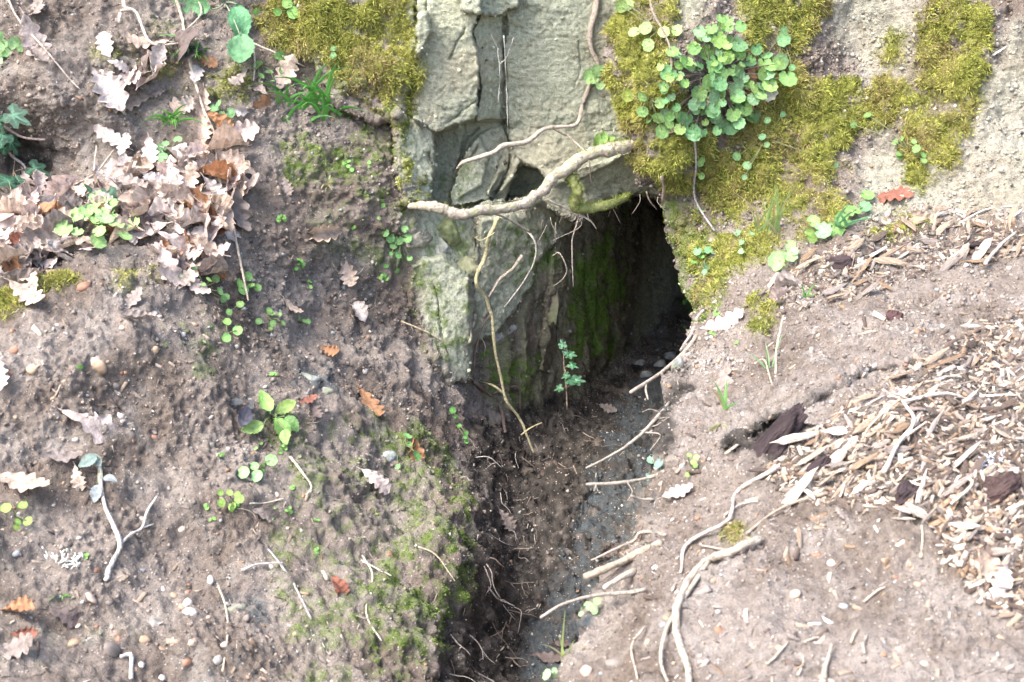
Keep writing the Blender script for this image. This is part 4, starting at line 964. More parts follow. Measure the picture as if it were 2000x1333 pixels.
# ------------------------------------------------------------------ dead oak leaves
DC = [(.53, .43, .385), (.49, .385, .31), (.36, .19, .10), (.27, .225, .20), (.15, .115, .105), (.50, .44, .41), (.24, .10, .07)]
DW = ['pinkish', 'tan', 'rusty orange', 'grey brown', 'dark purple brown', 'bleached whitish', 'red brown']
def dleaf(u, v, size, ang, c, label, group=None, curled=False, lift=.006, tilt=None, roll=None, facing=.6, jit=.1):
    me = rnd.choice(OAKC if curled else OAK); o = link('oak_leaf', me)
    a = R(ang); u0, v0 = u - math.cos(a) * size * .45, v - math.sin(a) * size * .45
    p, n, L = hit(u, v); s = size * mpp(p); n = soften(n, facing)
    tl = rnd.uniform(-.25, .1) if tilt is None else tilt; rl = rnd.uniform(-.3, .3) if roll is None else roll
    m = frame(p + n * lift, n, ang, tl, rl)
    o.matrix_world = m @ Matrix.Translation((-.45 * s, 0, 0)) @ Matrix.Scale(s, 4)
    k = rnd.uniform(1 - jit, 1 + jit); o.color = (*[min(.8, x * k) for x in DC[c]], 1)
    return tag(o, label, 'leaf', group)
for a in (
 (60,75,100,60,0,'pinkish oak leaf under the straight dry stem'), (72,105,62,40,3,'grey brown oak leaf below the straight dry stem'), (205,80,75,75,0,'pinkish oak leaf above the bleached leaf pair'),
 (208,172,118,62,5,'large bleached oak leaf hanging on the upper bank'), (228,128,48,15,5,'small bleached leaf tucked against a pinkish oak leaf'), (76,18,64,75,3,'grey brown leaf at the top of the left bank'),
 (258,146,46,-40,1,'curled tan leaf right of the large bleached leaf'), (395,262,72,82,1,'tan oak leaf crossed by the long dry stalk'), (435,258,80,100,1,'broad tan oak leaf right of the long dry stalk'),
 (365,213,58,-20,5,'bleached leaf between the two grass tufts'), (462,213,52,10,5,'bleached leaf beside the rusty curled leaf'), (515,206,80,-28,2,'rusty orange curled leaf above the strappy grass tuft'),
 (556,150,76,-65,1,'tan leaf standing under the hanging green leaf'), (545,190,66,20,1,'tan leaf behind the strappy grass tuft'), (402,118,48,25,2,'rusty leaf under the small grass tuft'),
 (600,215,46,60,3,'grey brown leaf at the right of the strappy grass tuft'), (560,362,46,70,3,'grey brown oak leaf alone on the mossy slope'), (452,322,62,55,1,'tan deeply lobed oak leaf right of the litter'),
 (626,456,80,-8,1,'crumpled tan leaf on the slope left of the rock'), (678,532,62,72,1,'tan oak leaf hanging left of the pennywort by the rock'), (692,606,58,62,5,'bleached curled leaf above fine rootlets'),
 (720,792,86,66,2,'rusty brown narrow leaf standing on the lower bank'), (326,500,72,72,2,'rusty oak leaf below the frilly green plant'), (350,530,58,45,2,'second rusty oak leaf below the frilly green plant, overlapping the first'),
 (412,496,76,-10,0,'pinkish oak leaf at the end of the leaf litter'), (380,562,60,22,0,'narrow pinkish leaf among seedlings'), (425,556,44,-20,2,'rusty leaf behind the long stalk foot'),
 (182,836,152,20,0,'largest pinkish oak leaf on the bare soil of the left bank'), (42,950,118,22,1,'long tan oak leaf left of the grey forked twig'), (112,900,84,-28,3,'grey brown broad leaf above the long tan leaf'),
 (152,932,54,75,1,'narrow tan leaf beside the grey forked twig'), (4,738,76,75,5,'bleached leaf at the edge of the bare soil bank'), (30,1200,74,15,2,'rusty leaf among pebbles at the bank foot'),
 (130,1208,88,15,4,'dark purple brown leaf among pebbles at the bank foot'), (28,1272,90,-25,3,'grey brown leaf lowest on the left bank'), (45,1242,52,0,6,'red brown leaf between two larger leaves at the bank foot'),
 (728,938,72,35,0,'pinkish leaf on top of the green mossy wall'), (804,884,64,82,2,'rusty curled leaf with round green leaves on the mossy wall'), (655,1156,60,82,6,'red brown folded leaf on the lower bank'),
 (514,1006,60,12,3,'grey brown curled leaf under the thin pale twig'), (598,786,40,-30,6,'small red brown leaf right of the green rosette'), (612,806,44,75,4,'dark leaf scrap below the small red brown leaf'),
 (642,690,44,30,2,'small rusty leaf on the fluted bank'), (560,600,50,10,1,'tan leaf beside tiny seedlings'), (265,632,66,-5,3,'grey brown leaf on bare soil below the litter'), (258,596,64,-70,3,'upright grey brown leaf above bare soil'),
 (985,1016,52,60,3,'grey brown leaf halfway down the trench wall'), (1065,1292,70,15,4,'dark purple brown leaf on the trench floor'), (1105,1262,56,-15,4,'dark leaf on the trench floor, behind the other dark leaf'), (1180,1082,46,-30,4,'dark leaf scrap under the root over the trench'),
 (1404,640,96,-20,0,'pinkish oak leaf on the burrow lip'), (1420,742,90,85,3,'grey brown oak leaf standing under a grass blade'), (1732,388,92,15,6,'glossy red brown oak leaf at the foot of the mossy wall'),
 (1460,150,56,85,2,'rusty curled leaf standing in the leafy clump'), (1448,205,64,-60,2,'rusty leaf at the lower right of the leafy clump'), (1370,185,50,75,1,'dry tan leaf inside the leafy clump'), (1545,560,64,-160,5,'bleached curled leaf at the top of the chip slope'),
 (1525,590,48,-50,0,'small pinkish leaf below the bleached curled leaf'), (1752,776,66,-15,0,'pinkish leaf lying among the wood chips'), (1948,1150,92,-65,5,'bleached torn leaf at the edge of the bare soil'), (1918,1112,90,60,1,'tan curled leaf against the bleached torn leaf'),
 (1320,968,66,-22,0,'pinkish leaf scrap on the crumbly trench edge'), (1185,800,40,30,3,'grey brown leaf in the burrow mouth'), (1800,430,56,30,1,'tan leaf heading the chip slope by the red brown leaf'), (1640,1010,40,70,3,'grey leaf scrap below the chips')):
    dleaf(*a[:6], curled='curled' in a[5] or 'crumpled' in a[5] or 'folded' in a[5], lift=.010)
LIT = [(0,400),(120,385),(200,350),(250,300),(320,290),(380,300),(470,270),(480,390),(440,430),(440,500),(380,520),(320,545),(290,480),(150,500),(60,560),(0,575)]
k = 0; lrnd = random.Random(21)
WIDE = [(-20,380),(60,360),(240,270),(260,90),(600,110),(630,240),(520,300),(500,420),(470,540),(340,600),(200,560),(60,590),(-20,600)]
LM = [(580,215,'by the strappy grass tuft'), (480,180,'by the rusty curled leaf'), (300,140,'right of the large bleached leaf'), (385,110,'by the small grass tuft'), (460,560,'among the seedlings under the stalk'), (20,400,'below the trailing ivy'), (110,395,'under the dark hollow'), (40,500,'at the outer lip of the ledge'), (180,405,'around the two fallen ivy leaves'), (200,455,'around the frilly green clump'), (80,545,'above the yellow moss edge'), (300,310,'among the scalloped seedling leaves'), (300,400,'in the thick of the heap'), (420,300,'crossed by the long dry stalk'), (430,410,'left of the long dry stalk'), (350,490,'where the heap spills down the bank'), (190,330,'behind the slanting dark stick')]
while k < 228:
    u_, v_ = lrnd.uniform(-20, 480), lrnd.uniform(270, 575)
    if k < 44: u_, v_ = lrnd.uniform(-20, 620), lrnd.uniform(60, 620)
    if poly_sd(WIDE if k < 44 else LIT, np.array([u_]), np.array([v_]))[0] < (10 if k > 110 else -6): continue
    c = lrnd.choices(range(7), [8, 7, 1, 3, .6, 4, .3])[0]
    sz = lrnd.uniform(46, 92); cu = lrnd.random() < .45
    dleaf(u_, v_, sz, lrnd.uniform(0, 360), c, '%s%s%s oak leaf %s' % ('small ' if sz < 60 else 'large ' if sz > 78 else '', 'curled ' if cu else 'flat ', DW[c], near(LM, u_, v_)), DW[c] + ' leaves of the litter heap', cu, .004 + .03 * (k / 228) * lrnd.random() + .006, lrnd.uniform(-.4, .28), lrnd.uniform(-.5, .5), .8, .25)
    k += 1

# ------------------------------------------------------------------ wood chips
CC = [(.42, .345, .275), (.31, .24, .18), (.49, .43, .37), (.26, .18, .12), (.12, .09, .075), (.26, .22, .195)]
CHW = ['pale cream', 'light brown', 'whitish', 'orange brown', 'dark brown', 'weathered grey']
def chip(u, v, size, ang, c, label, group=None, lift=.006, thick=1.0):
    o = link('wood_chip', crnd.choice(CHIP)); p, n, L = hit(u, v); s = size * mpp(p); n = soften(n, .3)
    o.matrix_world = frame(p + n * lift, n, ang, crnd.uniform(-.3, .3), crnd.uniform(-.6, .6)) @ Matrix.Diagonal((s, s * thick, s * thick, 1))
    k_ = crnd.uniform(.8, 1.2); o.color = (*[min(.85, x * k_) for x in CC[c]], 1)
    return tag(o, label, 'wood chip', group)
crnd = random.Random(9)
for a in ((1845,716,120,-48,3,'orange brown split stick among the upper chips'), (1815,842,125,-52,5,'largest weathered grey splinter standing in the chips'), (1560,862,125,-8,2,'whitish splinter lying on the dark bark piece'), (1562,968,150,-28,2,'long whitish splinter pointing down to the moss tuft'),
          (1880,905,130,-30,2,'whitish jagged splinter beside the pale blue lichen'), (1650,958,80,-40,1,'light brown splinter right of the long whitish splinter'), (1590,900,90,-5,0,'pale cream splinter below the dark bark piece'), (1930,780,110,30,2,'whitish curved splinter by the grey stick'),
          (1800,960,95,-75,2,'whitish upright splinter near the lower chips'), (1870,950,120,-35,5,'weathered grey branch piece in the lower chips'), (1990,990,80,-10,2,'whitish chunk right of the dark cork piece'), (1940,1085,130,5,5,'weathered grey plank splinter above the bleached torn leaf'),
          (1770,1015,60,10,2,'whitish short splinter above the bare soil'), (1560,1050,60,85,1,'light brown wedge standing beside the straight root'), (1700,655,50,20,0,'pale cream chip alone on the bench soil'), (1625,570,80,-30,5,'weathered grey chip at the top of the slope'), (1950,105,45,-35,2,'whitish straw chip on the wall right of the moss'),
          (1690,520,60,-55,3,'orange brown chip near the dark cork lump')):
    chip(a[0], a[1], a[2] * .8, *a[3:], lift=.009, thick=.6)
CM = [(1545,560,'by the bleached curled leaf'), (1645,518,'round the black cork lump'), (1732,400,'under the red brown oak leaf'), (1800,430,'by the tan leaf heading the slope'), (1912,482,'round the dark bark strip'), (1985,450,'by the upright grey stick'), (1930,420,'under the grey wall'), (1516,880,'by the large dark bark piece'), (1600,915,'round the dark bark flake'), (1590,960,'by the long whitish splinter'), (1700,900,'beside the pale forked stick'), (1752,776,'round the pinkish leaf'), (1815,842,'round the largest grey splinter'), (1845,716,'round the orange brown split stick'), (1930,700,'on the upper edge of the chip band'), (1890,790,'along the lying grey stick'), (1936,900,'round the pale blue lichen'), (1955,965,'round the big brown cork chunk'), (1775,966,'round the dark cork chunk'), (1940,1080,'by the grey plank splinter'), (1940,1150,'round the bleached torn leaf'), (1700,980,'on the lower edge of the chip band'), (1980,830,'between the lying stick and the lichen'), (1650,850,'between the bark piece and the pinkish leaf'), (1850,1020,'above the bare pale soil')]
B1 = [(1480,570),(1560,515),(1700,440),(1800,405),(2000,420),(2000,500),(1850,520),(1720,570),(1560,610)]
B2 = [(1640,800),(1720,745),(1800,700),(1880,650),(2000,600),(2000,1010),(1880,1060),(1800,1010),(1700,990),(1580,980),(1480,930),(1560,860)]
B3 = [(1800,1000),(2000,1000),(2000,1230),(1930,1180),(1850,1100)]
for poly, n in ((B1, 78), (B2, 176), (B3, 28)):
    lo, hi = np.min(poly, 0), np.max(poly, 0); k = 0
    while k < n:
        u_, v_ = crnd.uniform(lo[0], hi[0]), crnd.uniform(lo[1], hi[1])
        if poly_sd(poly, np.array([u_]), np.array([v_]))[0] < -6: continue
        c = crnd.choices(range(6), [5, 5, 4, 3, 5, 4])[0]
        sz = crnd.choice([18, 22, 26, 32, 40, 56]) * crnd.uniform(.8, 1.2)
        chip(u_, v_, sz, crnd.gauss(-35, 45), c, '%s %s wood chip %s' % ('short' if sz < 24 else 'long' if sz > 38 else 'mid-length', CHW[c], near(CM, u_, v_)), CHW[c] + ' wood chips of the right bank', .003 + crnd.random() * .012); k += 1
def chip_stuff():
    V_, C_ = [], []
    for poly, n in ((B1, 1200), (B2, 2400), (B3, 400), ([(1300,900),(1480,640),(2000,520),(2000,1333),(1250,1333)], 260), (LIT, 400), ([(0,560),(500,560),(700,1333),(0,1333)], 200)):
        lo, hi = np.min(poly, 0), np.max(poly, 0); uu = rs.uniform(lo[0], hi[0], n * 3); vv = rs.uniform(lo[1], hi[1], n * 3)
        ok = poly_sd(poly, uu, vv) > 0
        for a, b in list(zip(uu[ok], vv[ok]))[:n]:
            p, nn, L = hit(a, b); m = frame(p + nn * .002, nn, crnd.gauss(-30, 60), crnd.uniform(-.4, .4), crnd.uniform(-.7, .7)).to_3x3()
            l_ = .0035 * (4.2 ** crnd.random()); w_ = l_ * crnd.uniform(.18, .45); h_ = w_ * .5
            for q in ((-1, -1, -.6), (-1.1, 1, -.5), (1, .8, -.6), (1.1, -.7, -.5), (-.8, -.6, .8), (-.9, .7, 1), (.8, .5, .9), (.9, -.6, .7)):
                V_.append(p + m @ Vector((q[0] * l_, q[1] * w_, q[2] * h_)))
            c = crnd.choices(CC, [4, 5, 3, 3, 8, 3])[0]; kk = crnd.uniform(.6, 1.15); C_ += [[x * kk for x in c]] * 8
    n = len(V_) // 8; f = np.array([(0, 3, 2, 1), (4, 5, 6, 7), (0, 1, 5, 4), (1, 2, 6, 5), (2, 3, 7, 6), (3, 0, 4, 7)])
    Fc = ((np.arange(n) * 8)[:, None, None] + f[None]).reshape(-1, 4)
    tag(link('wood_shreds', mesh_np('wood_shreds', np.array([tuple(v) for v in V_]), Fc, False, np.array(C_)), M['crumb']), 'tiny shreds of wood and bark strewn over the banks', 'wood shreds', None, 'stuff')
chip_stuff()
def lump(name, u, v, wpx, hpx, dep, ang, seed, color, label, cat, mat='bark', rough=.35, lift=.3):
    p, n, L = hit(u, v); k = mpp(p); me = stone_mesh(name, 4, (wpx * k, hpx * k, dep), rough, 3, seed)
    v_ = np.array([q.co[:] for q in me.vertices]); v_ += unit(v_) * (np.abs(noise(v_, (30, 120, 120), seed)) * .008)[:, None]
    me.vertices.foreach_set('co', v_.astype(np.float32).ravel()); me.materials.append(M[mat])
    o = bpy.data.objects.new(name, me); C.objects.link(o); nn = soften(n, .2); o.matrix_world = frame(p + nn * dep * lift * .3, nn, ang); o.color = (*color, 1)
    return tag(o, label, cat)
DK = (.045, .032, .034)
lump('bark_piece', 1516, 866, 190, 58, .03, -20, 401, DK, 'large dark purple rotten bark piece below the bench', 'bark', rough=.6)
lump('bark_piece', 1645, 518, 48, 34, .025, 20, 402, DK, 'black cork lump at the top of the chip slope', 'bark')
lump('bark_piece', 1748, 622, 26, 48, .02, 5, 403, (.09, .05, .05), 'reddish dark bark flake on bare soil', 'bark')
lump('bark_piece', 1775, 966, 56, 44, .03, -40, 404, DK, 'dark cork chunk among whitish splinters', 'bark')
lump('bark_piece', 1955, 960, 84, 60, .04, -30, 405, (.07, .045, .042), 'dark brown cork chunk below the pale blue lichen', 'bark')
lump('bark_piece', 1912, 482, 50, 20, .02, -15, 406, DK, 'dark bark strip among the uppermost chips', 'bark')
lump('bark_piece', 1600, 915, 50, 30, .02, -20, 407, DK, 'dark bark flake between pale splinters', 'bark')

# ------------------------------------------------------------------ pebbles
PC = [(.35, .25, .17), (.28, .15, .10), (.42, .385, .35), (.20, .17, .15), (.26, .27, .275), (.44, .34, .27)]
PW = ['ochre', 'rust red', 'whitish', 'dark brown', 'blue grey', 'peach']
prnd = random.Random(31)
PM = [(60,640,'below the yellow moss edge'), (190,715,'round the two stacked pebbles'), (265,630,'by the grey brown leaf under the litter'), (182,836,'round the largest pinkish oak leaf'), (42,950,'by the long tan oak leaf'), (230,1040,'round the grey forked twig'), (130,1098,'by the white lichen'), (130,1208,'round the dark purple leaf'), (370,1190,'by the touching white pair'), (500,1120,'by the pale level twig'), (432,1290,'along the slender curved twig'), (250,1300,'by the thick crooked twig'), (340,850,'between the big pinkish leaf and the rosette'), (520,860,'by the bright green rosette'), (400,1000,'by the many-leaved seedling'), (40,800,'by the bleached leaf at the bank edge'), (420,680,'below the three-leaved seedlings'),
 (1404,640,'by the pinkish leaf on the burrow lip'), (1420,742,'by the standing grey oak leaf'), (1530,700,'by the dry straw stem'), (1700,660,'on the bench by the cream chip'), (1900,620,'on the bare strip between the chip bands'), (1330,960,'by the pinkish scrap on the trench edge'), (1430,1040,'round the moss tuft'), (1330,1200,'along the thick pale root'), (1200,1290,'at the trench end'), (1553,1161,'by the lone peach pebble'), (1648,1184,'by the lone grey pebble'), (1612,1310,'by the rising root end'), (1850,1180,'below the curled tan leaf'), (1850,1290,'on the pale soil at the foot of the right bank'), (1440,1280,'between the thick root and the pale rootlets'), (1480,880,'at the tip of the dark bark piece')]
def pebble(u, v, size, c, label, group=None):
    o = link('pebble', prnd.choice(PEB)); p, n, L = hit(u, v); s = size * mpp(p); n = soften(n, .2)
    o.matrix_world = frame(p - n * s * .04, n, prnd.uniform(0, 360), prnd.uniform(-.3, .3), prnd.uniform(-.3, .3)) @ Matrix.Scale(s, 4)
    k_ = prnd.uniform(.8, 1.15); o.color = (*[x * k_ for x in PC[c]], 1)
    return tag(o, label, 'pebble', group)
for u_, v_, s_, c_, l_ in ((163,560,32,1,'flat rust red pebble beside the yellow moss edge'), (62,722,30,0,'ochre pebble on bare soil left of two stacked pebbles'), (195,718,32,0,'smooth ochre pebble on a small earth pillar'), (185,705,30,5,'peach pebble resting on the smooth ochre pebble'), (28,684,22,1,'rust red pebble near the bank edge'),
    (178,1168,28,5,'peach pebble below the white lichen'), (365,1180,26,2,'white rounded pebble of a touching pair'), (372,1195,30,2,'white flat pebble of a touching pair'), (410,1133,20,2,'small whitish pebble left of the pale level twig'), (145,1255,34,0,'ochre rounded pebble beside the dark leaf'), (220,1268,42,3,'large dark brown triangular pebble'),
    (285,1250,28,0,'ochre pebble right of the dark brown triangular pebble'), (378,1255,22,5,'peach pebble above the whitish pebbles'), (425,1290,26,2,'whitish pebble at the bank foot beside the slender twig'), (315,1325,24,2,'whitish pebble lowest on the left bank'), (365,1295,22,1,'rusty pebble near the bank foot'), (713,725,14,2,'tiny white pebble on the fluted bank'),
    (302,612,16,4,'grey round snail-like pebble under grey leaves'), (1553,1161,26,5,'peach pebble alone on the dry pale soil'), (1648,1184,20,4,'grey pebble alone on the dry pale soil'), (1625,1102,26,5,'peach flake pebble above the dry pale soil'), (1595,1085,20,1,'rust pink pebble on the dry pale soil'), (1980,1055,26,2,'whitish pebble right of the grey plank'), (1965,1040,22,4,'grey pebble next to the whitish pebble by the plank'),
    (1405,1232,24,1,'rust pebble by the thick pale root'), (1200,1295,40,3,'dark brown pebble at the trench end'), (1145,1310,34,5,'peach stone on the crumbly trench edge'), (762,1085,18,1,'rust pebble on the green mossy wall')):
    pebble(u_, v_, s_, c_, l_)
for poly, n, nm in (([(0,600),(260,580),(420,640),(560,780),(620,1000),(560,1333),(0,1333)], 84, 'left bank'), ([(1300,900),(1420,700),(1600,640),(2000,560),(2000,720),(1700,780),(1500,900),(1450,1050),(1700,1050),(2000,1230),(2000,1333),(1150,1333),(1250,1100)], 60, 'right bank')):
    lo, hi = np.min(poly, 0), np.max(poly, 0); k = 0
    while k < n:
        u_, v_ = prnd.uniform(lo[0], hi[0]), prnd.uniform(lo[1], hi[1])
        if poly_sd(poly, np.array([u_]), np.array([v_]))[0] < 0: continue
        c = prnd.choices(range(6), [4, 3, 4, 4, 2, 4])[0]
        pebble(u_, v_, prnd.choice([8, 9, 10, 12, 14, 18]), c, 'small %s pebble %s' % (PW[c], near(PM, u_, v_)), '%s pebbles of the %s' % (PW[c], nm)); k += 1
# lichens
def lichen(u, v, size, color, label, n=46):
    p, nn, L = hit(u, v); s = size * mpp(p); root_ = empty('lichen', p, label, 'lichen'); V_, F_ = [], []
    for k in range(n):
        d = Vector((rnd.gauss(0, 1), rnd.gauss(0, .6), rnd.gauss(0, .6))) * .3 * s; q = p + d - nn * d.dot(nn) + nn * .002
        t = (nn + Vector((rnd.gauss(0, .6), rnd.gauss(0, .6), rnd.gauss(0, .6)))).normalized()
        a, f = tube([q, q + t * s * .12, q + t * s * .2 + Vector((rnd.gauss(0, .03), 0, rnd.gauss(0, .03))) * s], s * .035, s * .02, 4, 1)
        b = len(V_); V_ += a; F_ += [tuple(i + b for i in x) for x in f]
    o = link('lichen_branches', pmesh('lichen_branches', V_, F_, True, p), M['root']); o.parent = root_; o.color = (*color, 1)
lichen(130, 1098, 60, (.72, .72, .66), 'white branching lichen tuft on the left bank')
lichen(1936, 910, 50, (.62, .68, .78), 'pale blue lichen tuft on the right bank')
# ------------------------------------------------------------------ green plants
G1, G2, G3, GD, GY = (.20, .36, .11), (.26, .43, .12), (.11, .24, .08), (.04, .105, .06), (.34, .42, .10)
vr = random.Random(77)
def vary(c, a=.18): 
    k_ = vr.uniform(1 - a, 1 + a); return tuple(min(.8, x * k_ * vr.uniform(.93, 1.07)) for x in c)
def plant(name, label, cat, base, leaves, shapes, color, group=None, lift=(.010, .025), stem=.0009, scol=None, face=.8, bY=None):
    p, n, L = hit(*base); p = pix(*base, bY) if bY else p
    root_ = empty(name, p, label, cat, group)
    for lf in leaves:
        u, v, size = lf[:3]; ang = lf[3] if len(lf) > 3 else vr.uniform(0, 360); col = lf[4] if len(lf) > 4 else color
        q, nn, L = hit(u, v)
        if bY: q = pix(u, v, bY); nn = Vector((0, -.8, .6))
        nn = soften(nn, face); q = q + nn * vr.uniform(*lift); s = size * mpp(q)
        o = link('leaf', vr.choice(shapes)); long_ = shapes in (OVATE, LANCE)
        m = frame(q, nn, ang, vr.uniform(-.35, .35), vr.uniform(-.35, .35)); 
        if long_: m = m @ Matrix.Translation((-.4 * s, 0, 0))
        lm = m @ Matrix.Scale(s, 4); o.matrix_world = lm; adopt(o, root_); o.color = (*vary(col), 1)
        if stem:
            e = m.translation - nn * .002; md = (p + e) * .5 + nn * .006 + Vector((vr.gauss(0, .003), 0, vr.gauss(0, .003)))
            if (e - p).length > .004: st_ = tube_obj('stalk', [p - n * .003, md, e], stem * 1.3, stem, M['blade'], None, scol or (.22, .24, .12), sides=4, sub=3); st_.parent = o; st_.matrix_parent_inverse = lm.inverted()
    return root_
# the big leafy clump on the moss
CL = [(1300,120),(1345,80),(1400,55),(1440,60),(1450,120),(1490,110),(1500,170),(1470,200),(1470,240),(1410,270),(1340,268),(1300,235),(1285,180)]
lv = []
while len(lv) < 150:
    a, b = vr.uniform(1280, 1510), vr.uniform(50, 275)
    if poly_sd(CL, np.array([a]), np.array([b]))[0] > 0: lv.append((a, b, vr.uniform(15, 34), vr.uniform(40, 140), vr.choice([G1, G1, G2, (.20, .36, .17), (.13, .28, .11)])))
lv += [(1500,185,40,90,(.3,.3,.22)),(1520,165,38,90,G1),(1510,150,30,90,G1),(1495,175,34,90,G2)]
plant('leafy_clump', 'dense clump of scalloped round green leaves hanging on the moss', 'plant', (1390,150), lv, SCAL, G1, None, (.012, .065), .0009, (.2, .16, .12), 1.0)
plant('pennywort', 'pale round pennywort leaves at the top of the moss bulge', 'plant', (1285,60), [(1265,62,28),(1245,70,24),(1268,90,26),(1295,65,24),(1325,65,24),(1212,15,26),(1225,10,26)], ROUND, (.32, .44, .16))
plant('pennywort', 'yellowish round pennywort leaves left of the leafy clump', 'plant', (1270,190), [(1230,190,26,0,GY),(1258,188,22),(1258,212,24),(1290,200,22),(1293,225,26),(1272,245,14),(1292,262,30),(1328,232,26),(1310,250,24,0,(.4,.26,.2))], ROUND, (.24, .40, .14))
plant('pennywort', 'round pennywort pair on moss right of the leafy clump', 'plant', (1530,75), [(1525,62,18),(1530,82,28),(1522,120,34),(1548,135,14),(1500,115,26)], ROUND, (.2, .38, .16))
plant('pennywort', 'single round pennywort leaves dotted on the lower moss', 'plant', (1360,310), [(1362,315,22),(1365,345,14)], ROUND, (.28, .42, .14))
plant('seedling', 'chain of tiny round leaves below the clump on yellow moss', 'plant', (1495,270), [(1497,240,14),(1527,225,12),(1490,270,16),(1500,285,12),(1450,310,18),(1458,330,18),(1450,350,12),(1630,320,12)], ROUND, (.2, .36, .16))
plant('seedling', 'two columns of small round leaves on the mossy wall', 'plant', (1770,290), [(1755,255,12),(1768,275,10),(1753,285,12),(1758,302,14),(1760,315,16),(1785,290,12),(1790,300,18),(1795,312,16),(1803,322,14),(1695,232,16),(1665,245,14)], ROUND, (.17, .32, .09))
plant('pennywort', 'small round leaves at the top of the mossy rock by the left slab', 'plant', (565,20), [(548,22,18),(562,10,22),(575,22,26),(564,36,20),(500,15,14)], ROUND, (.22, .42, .12))
plant('seedling', 'tiny green sprig on the moss beside the bare slab', 'plant', (655,105), [(650,100,12),(655,112,14),(648,118,10)], ROUND, (.15, .28, .1))
plant('foxglove', 'long-leaved green plant hanging at the top of the left bank', 'plant', (440,5), [(392,12,80,195,(.14,.30,.13)),(470,45,72,80,(.12,.28,.13)),(470,110,96,92,(.12,.27,.13)),(450,-5,60,300,G1),(430,-20,60,250,G1)], OVATE, G1, None, (.02, .05), .0018, (.3, .36, .24), .7)
plant('primrose', 'small green leaves beside the tan leaf under the hanging long leaf', 'plant', (510,125), [(505,135,34,100),(540,117,32,-20),(520,150,18),(548,140,18),(510,160,18),(530,172,16),(455,92,16)], OVATE, G1)
plant('rosette', 'bright green crinkled rosette on bare soil of the left bank', 'plant', (530,815), [(520,798,52,250,G2),(555,806,48,-25,G2),(535,850,62,85,G2),(492,845,48,150,G2),(560,835,40,50,G1),(560,858,36,80,G2)], OVATE, G2, None, (.014, .03), .0015, None, 1.0)
plant('bramble_sprig', 'dark purple bramble leaves left of the bright rosette', 'plant', (492,790), [(478,815,46,110,(.07,.07,.085)),(470,800,34,170,(.08,.08,.09)),(492,800,34,60,(.07,.07,.085))], OVATE, GD, None, (.012, .025), .001, (.2, .12, .1))
plant('pennywort', 'four fleshy round leaves below the bright rosette', 'plant', (500,915), [(482,924,25,0),(503,932,25,0),(500,915,18,0),(521,905,26,0)], ROUND, (.28, .48, .2))
plant('seedling', 'seedling with many small oval leaves above the curled grey leaf', 'plant', (455,982), [(432,990,18),(445,995,16),(458,995,18),(475,985,20),(448,968,14),(468,967,14),(425,975,14)], ROUND, (.26, .42, .1))
plant('seedling', 'seedling with two long stalked leaves at the edge of the left bank', 'plant', (30,1010), [(8,1005,22),(48,998,20),(28,1025,14),(30,1035,14),(58,1028,20)], ROUND, (.26, .42, .1))
plant('seedling', 'upper round-leaved seedling at the end of the long stalk', 'plant', (470,560), [(455,555,18),(480,540,20),(475,570,22),(490,575,16),(495,560,16)], ROUND, (.22, .42, .12))
plant('seedling', 'seedlings among the pinkish narrow leaf', 'plant', (400,560), [(353,545,14),(372,547,16),(378,538,14),(400,555,14),(410,550,16),(415,575,18),(432,582,16),(388,572,12)], ROUND, (.22, .40, .14))
plant('seedling', 'three-leaved seedling below the long stalk', 'plant', (447,608), [(440,593,16),(435,612,14),(462,608,16)], ROUND, (.26, .45, .14))
plant('seedling', 'lower three-leaved seedling on bare soil', 'plant', (445,650), [(441,634,18),(463,655,20),(438,664,20)], ROUND, (.26, .45, .14))
plant('seedling', 'tiny seedling group right of the three-leaved seedlings', 'plant', (525,620), [(522,608,14),(532,620,16),(506,634,14),(528,630,14),(548,636,12),(530,645,10),(548,618,10)], ROUND, (.22, .38, .12))
plant('seedling', 'small pair of seedlings on the slope by rootlets', 'plant', (585,632), [(578,625,12),(585,635,12),(592,640,12),(586,645,10)], ROUND, (.22, .4, .12))
plant('pennywort', 'trailing small round leaves on soil left of the rock', 'plant', (780,465), [(755,455,16),(765,468,18),(780,475,20),(795,468,18),(792,450,14),(770,480,16),(780,490,14),(775,505,14),(772,520,12),(800,505,12),(760,505,10)], SCAL, (.18, .36, .12))
plant('seedling', 'round leaves over the rusty curled leaf on the mossy wall', 'plant', (795,870), [(792,860,20),(800,875,18),(802,898,24),(783,922,12)], SCAL, (.2, .42, .14))
plant('seedling', 'small climbing green leaflets on the trench wall top', 'plant', (890,830), [(878,808,14),(888,820,10),(897,838,10),(902,848,10),(905,860,10),(912,870,10)], ROUND, (.13, .34, .08))
plant('frilly_clump', 'bright pale green frilly leaf clump at the end of the litter', 'plant', (200,465), [(vr.gauss(198, 30), vr.gauss(458, 18), vr.uniform(24, 38), vr.uniform(0, 360), vr.choice([(.30,.46,.17),(.25,.42,.15),(.34,.48,.22)])) for k in range(42)], SCAL, G2, None, (.035, .07), .0009, None, 1.0)
plant('seedling', 'scalloped leaves in the litter below the long stalk top', 'plant', (325,305), [(310,300,20),(325,290,22),(345,285,18),(318,318,22),(340,305,20),(350,295,14)], SCAL, (.2, .38, .16))
plant('seedling', 'scalloped leaves between tan leaves and the stalk', 'plant', (435,220), [(420,215,20),(440,212,18),(450,225,20),(432,230,16),(455,262,16)], SCAL, (.18, .34, .14))
plant('pennywort', 'pale green lobed leaves at the edge of the upper left bank', 'plant', (15,95), [(8,98,34),(28,95,34),(5,110,26),(2,70,22),(0,125,24)], SCAL, (.28, .45, .2))
